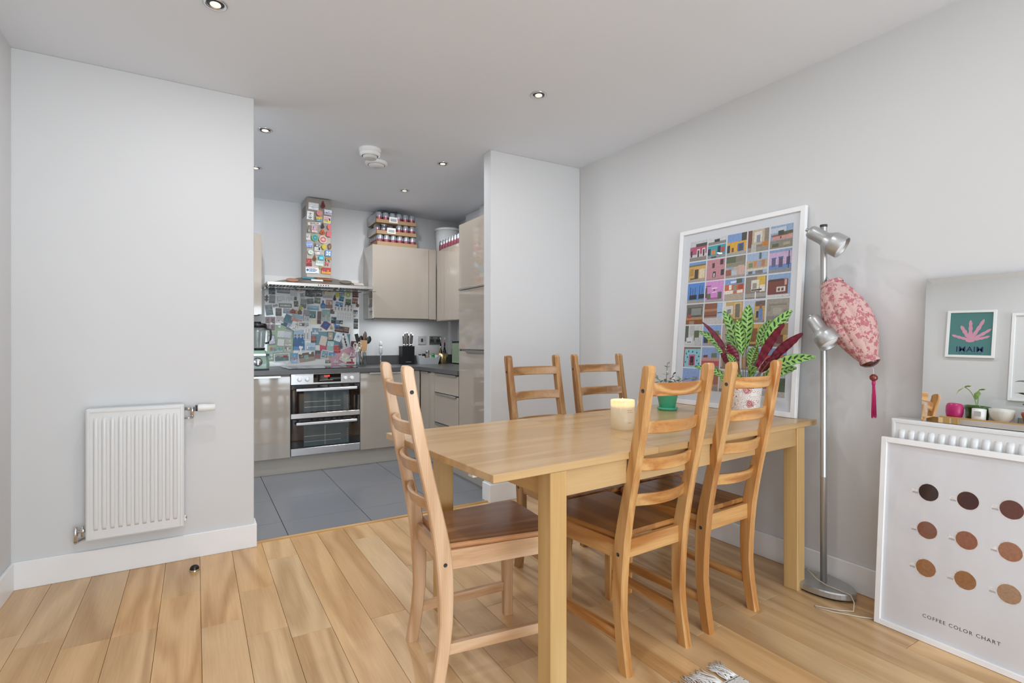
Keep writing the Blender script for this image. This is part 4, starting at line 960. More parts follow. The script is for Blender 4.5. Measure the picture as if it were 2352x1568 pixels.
        for k in range(4): rect(.08+.24*k, .05, .2+.24*k, .95 if k % 2 else .6, cols[1+k % 2])
    elif st == 'star':
        disc(.5, .55, .1, cols[1])
        for k in range(8):
            a = k*PI/4; poly([(.5, .55), (.5+.3*math.cos(a-.12), .55+.3*math.sin(a-.12)*w/h), (.5+.3*math.cos(a+.12), .55+.3*math.sin(a+.12)*w/h)], cols[1])
    elif st == 'tile':
        for k in range(4):
            a = k*PI/2+PI/4; disc(.5+.27*math.cos(a), .5+.27*math.sin(a), .14, cols[1])
        disc(.5, .5, .12, cols[1]); disc(.5, .5, .07, base)
    elif st == 'anchor':
        rect(.47, .2, .53, .85, black); rect(.25, .72, .75, .77, black); disc(.5, .48, .16, black); disc(.5, .48, .11, base); poly([(.18, .35), (.25, .25), (.5, .15), (.75, .25), (.82, .35), (.5, .23)], black); rect(.15, .06, .85, .09, black)
    elif st == 'plate':
        rect(.0, .84, 1, .96, hx('d59a9a')); disc(.14, .5, .10, cols[1]); disc(.8, .5, .06, hx('c98a4a'))
        for k in range(4): rect(.28+.12*k, .25, .37+.12*k, .72, cols[1]); rect(.305+.12*k, .38, .345+.12*k, .6, base)
    return m
rr = random.Random(11)
def put(items, ypl, where, grp):
    for i, (x, z, w, h, a, st, cols, desc, cat) in enumerate(items):
        o = card_mesh(st, w, h, cols, rr).build({'card': 'greeting_card', 'photo': 'photograph', 'print': 'small_print', 'magnet': 'fridge_magnet', 'paper': 'paper_sheet', 'note': 'paper_note'}.get(cat, cat), M_print, None, fix=False)
        big = w*h > .02
        lay = (i % 6)*.0022 if not big else 0.0
        if cat == 'magnet': lay = .0150
        elif not big: lay += .0018
        o.location = (x, ypl - .0004 - lay, z); o.rotation_euler = (0, -math.radians(-a), 0)
        tag(o, desc + ' ' + where, cat, grp)
put(SPLASH, YB-.010, 'on the splashback', 'cards stuck on the splashback')
put(SMAG, YB-.010, 'on the splashback', 'magnets on the splashback')
for it in HMAG:
    pass
put([h for h in HMAG if h[5] != 'sevilla'], 5.018, 'on the hood chimney', 'magnets on the hood chimney')
sv = [h for h in HMAG if h[5] == 'sevilla'][0]
o = thing('letter_magnet', 'white magnet spelling a city name on the hood chimney', 'magnet', (sv[0], 5.0172, sv[1]), group='magnets on the hood chimney', rot=(0, math.radians(-6), 0))
bx('backing', (-sv[2]/2, -.002, -sv[3]/2), (sv[2]/2, 0, sv[3]/2), pm('ivory_plastic', 'dedad0', .4), o, 0)
text('lettering', 'SEVILLA', .022, M_dark, o, Matrix.Translation((0, -.0025, 0)) @ Matrix.Rotation(PI/2, 4, 'X'), .0004)
# magnets lying on the sloping hood canopy
for x, y, w, h, col, lab in ((.72, 4.915, .10, .012, '9c6f5a', 'brown round'), (.93, 4.93, .10, .03, 'e4e2dc', 'white slim'), (1.0, 4.955, .13, .03, '8a5a3a', 'rust coloured'), (.86, 4.965, .10, .03, '4f7f8f', 'teal slim'), (1.18, 4.93, .11, .012, '6a6056', 'grey oval'), (1.29, 4.90, .09, .05, 'b0a69a', 'beige square')):
    slope = math.atan2(.08, .135); z = 1.592 + (y-(4.865))*.08/.135
    if x < .845: z = min(z, 1.592+(x-.52)*.08/.325)
    if x > 1.08: z = min(z, 1.592+(1.405-x)*.08/.325)
    if lab.endswith('round') or lab.endswith('oval'): mb = MB().prism([(w/2*math.cos(2*PI*k/18), .035*math.sin(2*PI*k/18)) for k in range(18)], 0, .004)
    else: mb = MB().box((-w/2, -h/2, 0), (w/2, h/2, .005), 0, .001)
    o = mb.build('fridge_magnet', pm(lab.replace(' ', '_'), col, .5, var=.25, scale=40), None, (x, y, z+.004)); o.rotation_euler = (slope, 0, 0)
    tag(o, lab + ' magnet lying on the sloping hood canopy', 'magnet', 'magnets on the hood canopy')
# ================================================================ dining table
TA = math.radians(3.4)
tb = thing('dining_table', 'extending light oak dining table in the middle of the room', 'table', (.687, 1.242, 0), TA)
TL, TW, TH, TT = 1.748, .785, .742, .023
for x0, x1 in ((0, .668), (.6692, 1.036), (1.0372, TL)):
    bx('top_board', (x0, 0, TH-TT), (x1, TW, TH), OAK_X, tb, .0015)
LW = .062
for lx in (.200, 1.585):
    for ly_ in (.004, TW-.004-LW):
        bx('leg', (lx, ly_, 0), (lx+LW, ly_+LW, TH-TT), OAK_Z, tb, .002)
for ly_ in (.012, TW-.012-.02): bx('apron', (.2+LW, ly_, TH-TT-.080), (1.585, ly_+.02, TH-TT), OAK_X, tb, .001)
for lx in (.210, 1.585+LW-.03): bx('apron', (lx, .004+LW, TH-TT-.080), (lx+.02, TW-.004-LW, TH-TT), OAK_Y, tb, .001)
for ly_ in (.20, .56):
    r_ = bx('slide_rail', (.05, ly_, TH-TT-.024), (.62, ly_+.022, TH-TT-.001), OAK_X, tb, .002)
    bx('rail_stop', (.05, ly_-.004, TH-TT-.034), (.09, ly_+.026, TH-TT-.024), M_white, r_, .002)

# ================================================================ dining chairs
PROF = [(0, 0), (.1, .018), (.2, .028), (.32, .028), (.42, .020), (.52, .002), (.62, -.020), (.73, -.045), (.85, -.069), (.95, -.087), (1.004, -.096)]
def py(z):
    for (a, p), (b_, q) in zip(PROF[:-1], PROF[1:]):
        if a <= z <= b_: return p + (q-p)*(z-a)/(b_-a)
    return PROF[-1][1]
def ch_rect(cx, cy, w, d, z, c_=.004, fy=0.0):
    x, y = w/2, d/2
    return [(cx+a, cy+b_, z + b_*fy) for a, b_ in ((-x+c_, -y), (x-c_, -y), (x, -y+c_), (x, y-c_), (x-c_, y), (-x+c_, y), (-x, y-c_), (-x, -y+c_))]
def make_chair(wd, seat, name='ladder_back_chair'):
    t_ = thing(name, '', 'chair')
    PX, PWD = .150, .032
    pr = MB()
    rings = []
    for z in (0, .06, .12, .2, .28, .36, .44, .5, .56, .62, .7, .8, .9, .98, 1.004):
        dd = .040 + .012*math.exp(-((z-.40)/.16)**2) - (.004 if z > .8 else 0)
        rings.append(ch_rect(0, py(z), PWD, dd, z))
    dd = .040; rings.append(ch_rect(0, py(1.0)-.001, PWD, dd*.88, 1.016)); rings.append(ch_rect(0, py(1.0)-.004, PWD*.96, dd*.62, 1.024, .003)); rings.append(ch_rect(0, py(1.0)-.006, PWD*.85, dd*.35, 1.027, .002))
    pme = pr.loft(rings).mesh('rear_post', wd['Z'])
    for s_ in (-1, 1):
        p_ = link('rear_post', pme, t_, (s_*PX, 0, 0))
        for z in (.945, .392):
            MB().lathe([(.0065, 0), (.0065, .0012), (.004, .0012), (.004, .0002), (0, .0002)], 12, 0, Matrix.Translation((s_*PWD/2, py(z), z)) @ Matrix.Rotation(s_*PI/2, 4, 'Y'), cap=False).build('bolt_head', M_dark, p_)
    for zc in (.947, .823, .696, .574):
        m_ = MB(); hh = .0215; rg = []
        sl = (py(zc+.02)-py(zc-.02))/.04
        for i in range(11):
            x = -PX+PWD/2-.004 + (2*PX-PWD+.008)*i/10; u = x/(PX-PWD/2)
            yb = py(zc) + .008 - .034*(1-u*u)
            rg.append([(x, yb + sg*.0075 + sl*dz, zc+dz) for sg, dz in ((-1, -hh+.003), (-1, hh-.003), (-.5, hh), (.5, hh), (1, hh-.003), (1, -hh+.003), (.5, -hh), (-.5, -hh))])
        m_.loft(rg, 0, False).build('slat', wd['X'], t_)
    # seat board
    ST, SB = .452, .433
    y0, y1, xr, xf = .036, .432, .152, .188
    m_ = MB()
    pl = [(-xr, y0), (xr, y0), (xf*.985, y1-.03), (xf*.96, y1-.008), (xf*.9, y1), (-xf*.9, y1), (-xf*.96, y1-.008), (-xf*.985, y1-.03)]
    ins = lambda k: [(x*k, y0+(y-y0)*k+(1-k)*.2) for x, y in pl]
    rg = [[(x, y, SB) for x, y in ins(.985)], [(x, y, SB+.005) for x, y in pl], [(x, y, ST-.005) for x, y in pl], [(x, y, ST) for x, y in ins(.98)]]
    m_.loft(rg).build('seat', seat, t_)
    # front legs
    for s_ in (-1, 1):
        MB().loft([ch_rect(s_*.166, .398, .030, .036, 0), ch_rect(s_*.166, .396, .034, .040, .2), ch_rect(s_*.166, .394, .034, .042, SB)]).build('front_leg', wd['Z'], t_)
        # side rail and stretcher, slightly splayed
        for nm, z0, z1, th in (('side_rail', .372, .433, .018), ('stretcher', .100, .134, .018)):
            a = Vector((s_*PX, py((z0+z1)/2)+.015, 0)); b_ = Vector((s_*.166, .382, 0))
            v = []
            for p_ in (a, b_):
                v += [(p_.x-th/2, p_.y, z0), (p_.x+th/2, p_.y, z0), (p_.x+th/2, p_.y, z1), (p_.x-th/2, p_.y, z1)]
            MB().add(v, [(0,1,2,3), (4,7,6,5), (0,4,5,1), (1,5,6,2), (2,6,7,3), (3,7,4,0)]).build(nm, wd['Y'], t_)
    bx('back_rail', (-PX+PWD/2-.002, py(.40)-.006, .372), (PX-PWD/2+.002, py(.40)+.012, .433), wd['X'], t_, .002)
    bx('front_rail', (-.15, .388, .372), (.15, .406, .433), wd['X'], t_, .002)
    return t_
G = 'ladder-back dining chairs'
c1 = make_chair(PALE, SEATW); c1.location = (.671, 1.708, 0); c1.rotation_euler = (0, 0, -PI/2 - math.radians(5.0)); tag(c1, 'pale pine ladder-back chair at the near end of the table, nearest the kitchen opening', 'chair', G)
c2 = make_chair(PINE, SEATA); c2.location = (1.372, 1.308, 0); c2.rotation_euler = (0, 0, math.radians(3.0)); tag(c2, 'amber pine ladder-back chair in front of the lit candle, long side nearest the camera', 'chair', G)
c3 = dup(c2, (1.816, 1.338, 0), math.radians(3.5), 'amber pine ladder-back chair in front of the red flowered plant pot', G)
c4 = make_chair(BROWN, SEATW); c4.location = (1.505, 2.197, 0); c4.rotation_euler = (0, 0, PI + math.radians(1.5)); tag(c4, 'honey pine ladder-back chair behind the table, left one against the pillar wall', 'chair', G)
c5 = dup(c4, (1.94, 2.216, 0), PI + math.radians(-6.0), 'honey pine ladder-back chair behind the table, right one beside the leaning photo frame', G)

# ================================================================ on the table
# candle
cd = thing('scented_candle', 'large lit candle in a cream glass on the table', 'candle', (1.507, 1.625, TH))
def translucent(name, col, amount, rough=.3):
    m, nt, N, L, b = nodes(name)
    nz = N.new('ShaderNodeTexNoise'); nz.inputs['Scale'].default_value = 20
    mx = N.new('ShaderNodeMix'); mx.data_type = 'RGBA'; mx.inputs[6].default_value = hx(col); mx.inputs[7].default_value = tuple(x*.96 for x in hx(col)[:3]) + (1,); L.new(nz.outputs['Fac'], mx.inputs[0])
    tr = N.new('ShaderNodeBsdfTranslucent'); L.new(mx.outputs[2], tr.inputs[0]); L.new(mx.outputs[2], b.inputs['Base Color']); b.inputs['Roughness'].default_value = rough
    ms = N.new('ShaderNodeMixShader'); ms.inputs[0].default_value = amount; L.new(b.outputs[0], ms.inputs[1]); L.new(tr.outputs[0], ms.inputs[2]); L.new(ms.outputs[0], N['Material Output'].inputs[0])
    return m
M_cgl = translucent('cream_candle_glass', 'f1e8d2', .5, .2)
M_wax = pm('glowing_candle_wax', 'f3e3b8', .5, sss=.8, em='ffcf7a', ems=1.2)  # emission puts the glow of the flame into the wax
R_, H_ = .0485, .118
MB().lathe([(R_*.93, 0), (R_*.97, .004), (R_, .03), (R_*1.01, H_), (R_*.96, H_), (R_*.95, .09), (0, .09)], 36, cap=False).build('glass_cup', M_cgl, cd)
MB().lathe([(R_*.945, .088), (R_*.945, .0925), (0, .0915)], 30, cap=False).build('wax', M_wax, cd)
MB().tube([(0, 0, .091), (.001, 0, .101)], .0012, 6).build('wick', M_black, cd)
MB().lathe([(.001, .100), (.0042, .106), (.0036, .112), (.0012, .122), (0, .126)], 12, cap=False).build('flame', pm('flame', 'ffdf90', .5, em='ffc060', ems=25), cd)
lp = D.lights.new('candle_light', 'POINT'); lp.energy = .9; lp.color = (1, .68, .30); lp.shadow_soft_size = .006
lo_ = D.objects.new('candle_light', lp); C.objects.link(lo_); lo_.parent = cd; lo_.location = (0, 0, .112)
m_ = MB()
for z, a0, a1 in ((.078, -1.95, -1.45), (.070, -1.95, -1.35), (.028, -1.9, -1.55)):
    n = 14
    for k in range(n):
        if (k*7+int(z*1000)) % 5 == 0: continue
        a = a0 + (a1-a0)*k/n; b_ = a + (a1-a0)/n*.7; r = R_*1.012
        m_.add([(r*math.cos(a), r*math.sin(a), z), (r*math.cos(b_), r*math.sin(b_), z), (r*math.cos(b_), r*math.sin(b_), z+.0035), (r*math.cos(a), r*math.sin(a), z+.0035)], [(0, 1, 2, 3)])
m_.build('label_print', pm('gold_print', 'c9a67c', .5), cd, fix=False)
# green pot with trailing plant
M_tealp = pm('emerald_enamel', '48ad88', .35, var=.02, coat=.2)
gp = thing('trailing_pot_plant', 'small emerald pot with a wispy trailing plant on the table', 'potted plant', (2.105, 1.935, TH))
MB().lathe([(.044, 0), (.050, .004), (.054, .012), (.052, .016), (.046, .014), (0, .014)], 28, cap=False).build('saucer', M_tealp, gp)
MB().lathe([(.036, .010), (.040, .014), (.057, .102), (.060, .104), (.060, .118), (.055, .118), (.053, .105), (0, .105)], 28, cap=False).build('pot', M_tealp, gp)
MB().lathe([(.053, .100), (.053, .108), (0, .110)], 20, cap=False).build('soil', pm('potting_soil', '2a211b', .95, var=.3, scale=60), gp)
LEAFC = [pm('trailing_leaf_green', '7d9a6a', .45, var=.3, scale=60), pm('trailing_leaf_silver', 'b9bfb4', .45, var=.3, scale=60), pm('trailing_leaf_plum', '6a5560', .45, var=.3, scale=60)]
def small_leaf(m_, p, d, ln, wd_):
    d = Vector(d).normalized(); sd_ = d.cross(Vector((0, 0, 1)))
    if sd_.length < .01: sd_ = Vector((1, 0, 0))
    sd_.normalize(); up = sd_.cross(d); p = Vector(p)
    pts = [p, p+d*ln*.35+sd_*wd_, p+d*ln*.7+sd_*wd_*.7, p+d*ln-up*ln*.1, p+d*ln*.7-sd_*wd_*.7, p+d*ln*.35-sd_*wd_]
    md = p+d*ln*.5+up*wd_*.3
    pts2 = [q - up*.0008 for q in pts] + [md]
    m_.add(pts+[md+up*.0008]+pts2, [(0,1,6), (1,2,6), (2,3,6), (3,4,6), (4,5,6), (5,0,6), (7,13,8), (8,13,9), (9,13,10), (10,13,11), (11,13,12), (12,13,7), (0,7,8,1), (1,8,9,2), (2,9,10,3), (3,10,11,4), (4,11,12,5), (5,12,7,0)])
rp = random.Random(3)
stems = [((0, .0, .24), 0), ((-.02, .10, .215), 1), ((.02, -.075, .165), 2), ((.0, -.045, .19), 1), ((-.05, .055, .145), 0), ((-.06, .0, .135), 0), ((-.05, -.08, .14), 1), ((.03, -.12, .17), 2), ((.04, .06, .15), 1), ((-.03, -.05, .15), 2), ((-.05, .03, .17), 0), ((.0, -.10, .135), 2)]
for (tx, ty, tz), ci in stems:
    m_ = MB(); a = Vector((rp.uniform(-.02, .02), rp.uniform(-.02, .02), .108)); e = Vector((tx, ty, tz)); mid = (a+e)/2 + Vector((0, 0, .015))
    path = [a.lerp(mid, t_).lerp(mid.lerp(e, t_), t_) for t_ in [k/6 for k in range(7)]]
    m_.tube(path, .0013, 5); st_ = m_.build('stem', LEAFC[2], gp)
    for k in range(3, 7):
        for s_ in (-1, 1):
            lm = MB(); an = rp.uniform(0, 6.3)
            small_leaf(lm, path[k], (math.cos(an), math.sin(an), rp.uniform(-.2, .7)), rp.uniform(.018, .034), rp.uniform(.005, .009))
            lm.build('leaf', LEAFC[(ci + (k+s_) % 2) % 3], st_, fix=False)
# flowered pot with the big patterned leaves
def floral_mat(name, ground, flower, line, sc, dens=.52, rough=.35):
    m, nt, N, L, b = nodes(name)
    tc = N.new('ShaderNodeTexCoord')
    vo = N.new('ShaderNodeTexVoronoi'); vo.inputs['Scale'].default_value = sc; vo.inputs['Randomness'].default_value = .9
    nz = N.new('ShaderNodeTexNoise'); nz.inputs['Scale'].default_value = sc*1.6; nz.inputs['Detail'].default_value = 3
    ad = N.new('ShaderNodeVectorMath'); ad.operation = 'MULTIPLY_ADD'; ad.inputs[1].default_value = (.035, .035, .035)
    L.new(tc.outputs['Object'], nz.inputs['Vector']); L.new(nz.outputs['Color'], ad.inputs[0]); L.new(tc.outputs['Object'], ad.inputs[2]); L.new(ad.outputs[0], vo.inputs['Vector'])
    # petals: broken rosettes around each cell centre
    sn = N.new('ShaderNodeMath'); sn.operation = 'MULTIPLY'; sn.inputs[1].default_value = 42.0; L.new(vo.outputs['Distance'], sn.inputs[0])
    s2 = N.new('ShaderNodeMath'); s2.operation = 'SINE'; L.new(sn.outputs[0], s2.inputs[0])
    lt = N.new('ShaderNodeMath'); lt.operation = 'LESS_THAN'; lt.inputs[1].default_value = dens*.62; L.new(vo.outputs['Distance'], lt.inputs[0])
    sep = N.new('ShaderNodeSeparateColor'); L.new(vo.outputs['Color'], sep.inputs[0])
    pick = N.new('ShaderNodeMath'); pick.operation = 'GREATER_THAN'; pick.inputs[1].default_value = .45; L.new(sep.outputs[0], pick.inputs[0])
    m1 = N.new('ShaderNodeMath'); m1.operation = 'MULTIPLY'; L.new(lt.outputs[0], m1.inputs[0]); L.new(pick.outputs[0], m1.inputs[1])
    pet = N.new('ShaderNodeMapRange'); pet.inputs[1].default_value = -1; pet.inputs[2].default_value = 1; pet.inputs[3].default_value = .45; pet.inputs[4].default_value = 1.0; L.new(s2.outputs[0], pet.inputs[0])
    m2 = N.new('ShaderNodeMath'); m2.operation = 'MULTIPLY'; L.new(m1.outputs[0], m2.inputs[0]); L.new(pet.outputs[0], m2.inputs[1])
    # vines: thin level lines of a noise
    n2 = N.new('ShaderNodeTexNoise'); n2.inputs['Scale'].default_value = sc*1.3; n2.inputs['Detail'].default_value = 1.0; L.new(tc.outputs['Object'], n2.inputs['Vector'])
    v1 = N.new('ShaderNodeMath'); v1.operation = 'MULTIPLY'; v1.inputs[1].default_value = 14.0; L.new(n2.outputs['Fac'], v1.inputs[0])
    v2 = N.new('ShaderNodeMath'); v2.operation = 'FRACT'; L.new(v1.outputs[0], v2.inputs[0])
    v3 = N.new('ShaderNodeMath'); v3.operation = 'LESS_THAN'; v3.inputs[1].default_value = .16; L.new(v2.outputs[0], v3.inputs[0])
    a_ = N.new('ShaderNodeMix'); a_.data_type = 'RGBA'; a_.inputs[6].default_value = hx(ground); a_.inputs[7].default_value = hx(line); L.new(v3.outputs[0], a_.inputs[0])
    c_ = N.new('ShaderNodeMix'); c_.data_type = 'RGBA'; c_.inputs[7].default_value = hx(flower); L.new(a_.outputs[2], c_.inputs[6]); L.new(m2.outputs[0], c_.inputs[0])
    L.new(c_.outputs[2], b.inputs['Base Color']); b.inputs['Roughness'].default_value = rough
    return m
def leaf_mat():
    m, nt, N, L, b = nodes('patterned_leaf_top')
    uv = N.new('ShaderNodeUVMap'); uv.uv_map = 'UVMap'; sp_ = N.new('ShaderNodeSeparateXYZ'); L.new(uv.outputs[0], sp_.inputs[0])
    def mt(op, a, b_=None, c_=None):
        n = N.new('ShaderNodeMath'); n.operation = op
        for i, x in enumerate((a, b_, c_)):
            if x is None: continue
            if isinstance(x, (int, float)): n.inputs[i].default_value = x
            else: L.new(x, n.inputs[i])
        return n.outputs[0]
    u = mt('MULTIPLY_ADD', sp_.outputs[0], 2.0, -1.0); au = mt('ABSOLUTE', u); side = mt('GREATER_THAN', u, 0.0)
    ph = mt('ADD', mt('MULTIPLY', sp_.outputs[1], 8.5), mt('MULTIPLY', side, .5)); ph = mt('SUBTRACT', ph, mt('MULTIPLY', au, .9))
    w_ = mt('SINE', mt('MULTIPLY', ph, 2*PI))
    th = mt('MULTIPLY_ADD', mt('ABSOLUTE', mt('SUBTRACT', au, .42)), 2.6, -.05)
    blot = mt('GREATER_THAN', w_, th); inr = mt('LESS_THAN', au, .8); msk = mt('MULTIPLY', blot, inr)
    edge = mt('GREATER_THAN', au, .93); mid = mt('LESS_THAN', au, .035)
    msk = mt('MAXIMUM', msk, mt('MULTIPLY', edge, .6))
    tc = N.new('ShaderNodeTexCoord'); nz = N.new('ShaderNodeTexNoise'); nz.inputs['Scale'].default_value = 14; L.new(tc.outputs['Object'], nz.inputs['Vector'])
    g = N.new('ShaderNodeMix'); g.data_type = 'RGBA'; g.inputs[6].default_value = hx('6fae4f'); g.inputs[7].default_value = hx('a9d178'); L.new(nz.outputs['Fac'], g.inputs[0])
    c_ = N.new('ShaderNodeMix'); c_.data_type = 'RGBA'; c_.inputs[7].default_value = hx('24492c'); L.new(g.outputs[2], c_.inputs[6]); L.new(msk, c_.inputs[0])
    e = N.new('ShaderNodeMix'); e.data_type = 'RGBA'; e.inputs[7].default_value = hx('c5dc9a'); L.new(c_.outputs[2], e.inputs[6]); L.new(mid, e.inputs[0])
    L.new(e.outputs[2], b.inputs['Base Color']); b.inputs['Roughness'].default_value = .35
    return m
M_leaft = leaf_mat(); M_leafb = pm('burgundy_leaf_underside', '6e1c34', .42, var=.25, scale=22); M_petiole = pm('leaf_stalk', '7a6a34', .5, var=.2)
fp = thing('rattlesnake_plant', 'large patterned leaf plant in a white pot with red flowers', 'potted plant', (2.205, 1.555, TH))
MB().lathe([(.056, 0), (.060, .004), (.075, .138), (.077, .142), (.073, .142), (.070, .128), (0, .128)], 36, cap=False).build('pot', floral_mat('red_flower_pot', 'efece8', 'b2545c', 'b98a8c', 17.0), fp)
MB().lathe([(.070, .124), (.070, .130), (0, .132)], 24, cap=False).build('soil', D.materials['potting_soil'], fp)
def big_leaf(tip, kind, wdt, up=None, lift=.1, bl=.62, face=None, twist=0.0):
    """stalk from the pot and a wavy lance shaped blade; 'g' turns the green face to the room, 'b' the burgundy one"""
    tip = Vector(tip); base = Vector((tip.x*.12, tip.y*.12, .13))
    ctrl = Vector((tip.x*.38, tip.y*.38, max(tip.z*.70, .13) + lift*.5))
    N_ = 40
    pts = [base.lerp(ctrl, t_).lerp(ctrl.lerp(tip, t_), t_) for t_ in [k/N_ for k in range(N_+1)]]
    k0_ = int(N_*(1-bl))
    MB().tube(pts[:k0_+2], .0022, 6).build('leaf_stalk', M_petiole, fp)
    m_ = MB(); bladeN = N_-k0_
    vt = []; uvs = []
    view = Vector((-.88, -.47, .12)) if face is None else Vector(face)
    if kind == 'b': view = -view
    for k in range(k0_, N_+1):
        t_ = (k-k0_)/bladeN; p = pts[k]; tn = (pts[min(k+1, N_)]-pts[max(k-1, 0)]).normalized()
        sd_ = tn.cross(view).normalized(); nr = sd_.cross(tn).normalized()
        w_ = wdt*(max(0.0, math.sin(PI*min(1, (t_*.93+.035)))))**.75
        for q in (-1, -.5, 0, .5, 1):
            wav = math.sin(t_*PI*13 + (0 if q > 0 else 1.2))*.0055*abs(q)**1.5
            vt.append(p + sd_*q*w_ + nr*(wav + w_*.22*abs(q))); uvs.append(((q+1)/2, t_))
    n = len(vt); nrm = view*.0
    vb = [v - view.normalized()*.0012 for v in vt]
    fs = []; mi = []
    for k in range(bladeN):
        for q in range(4):
            a = k*5+q; fs.append((a, a+1, a+6, a+5)); mi.append(0)
            fs.append((n+a, n+a+5, n+a+6, n+a+1)); mi.append(1)
    bord = [k*5 for k in range(bladeN+1)]; bord2 = [k*5+4 for k in range(bladeN+1)]
    for lst in (bord, bord2):
        for a, b_ in zip(lst[:-1], lst[1:]): fs.append((a, b_, n+b_, n+a)); mi.append(1)
    me = D.meshes.new('leaf'); me.from_pydata([tuple(v) for v in vt+vb], [], fs)
    me.materials.append(M_leaft); me.materials.append(M_leafb)
    me.polygons.foreach_set('material_index', mi); me.polygons.foreach_set('use_smooth', [True]*len(fs))
    ul = me.uv_layers.new(name='UVMap'); au = uvs+uvs
    for lp_ in me.loops: ul.data[lp_.index].uv = au[lp_.vertex_index]
    me.update(); link('leaf', me, fp)
dy = .025
for tip, kind, wdt, lift, bl in (
    ((0, -.046, .527), 'g', .028, .1, .62), ((0, .091, .503), 'g', .023, .14, .66), ((-.05, -.025, .46), 'g', .023, .1, .62), ((.05, -.224, .495), 'g', .026, .1, .58), ((.05, -.126, .454), 'g', .022, .1, .5),
    ((0, .215, .453), 'b', .013, .06, .75), ((.05, .275, .406), 'g', .019, .16, .62), ((-.05, -.25, .436), 'b', .019, .0, .7), ((0, -.302, .393), 'b', .020, .02, .55), ((-.02, -.366, .293), 'g', .024, .16, .62),
    ((-.12, -.02, .30), 'g', .016, .10, .5), ((.0, -.274, .244), 'g', .024, .10, .62), ((-.02, .246, .228), 'g', .018, .12, .7), ((0, .141, .343), 'g', .020, .1, .5), ((-.06, .058, .299), 'b', .020, .08, .5), ((-.09, -.0, .345), 'b', .022, .06, .55),
    ((-.05, .072, .177), 'g', .016, .08, .5), ((.03, -.068, .335), 'g', .024, .1, .6), ((-.1, -.05, .200), 'g', .018, .1, .55), ((.06, .12, .40), 'g', .022, .1, .6), ((-.08, -.14, .24), 'g', .018, .12, .55), ((.0, -.20, .30), 'b', .020, .04, .55)):
    big_leaf((tip[0], tip[1]+dy, tip[2]), kind, wdt, None, lift, bl)

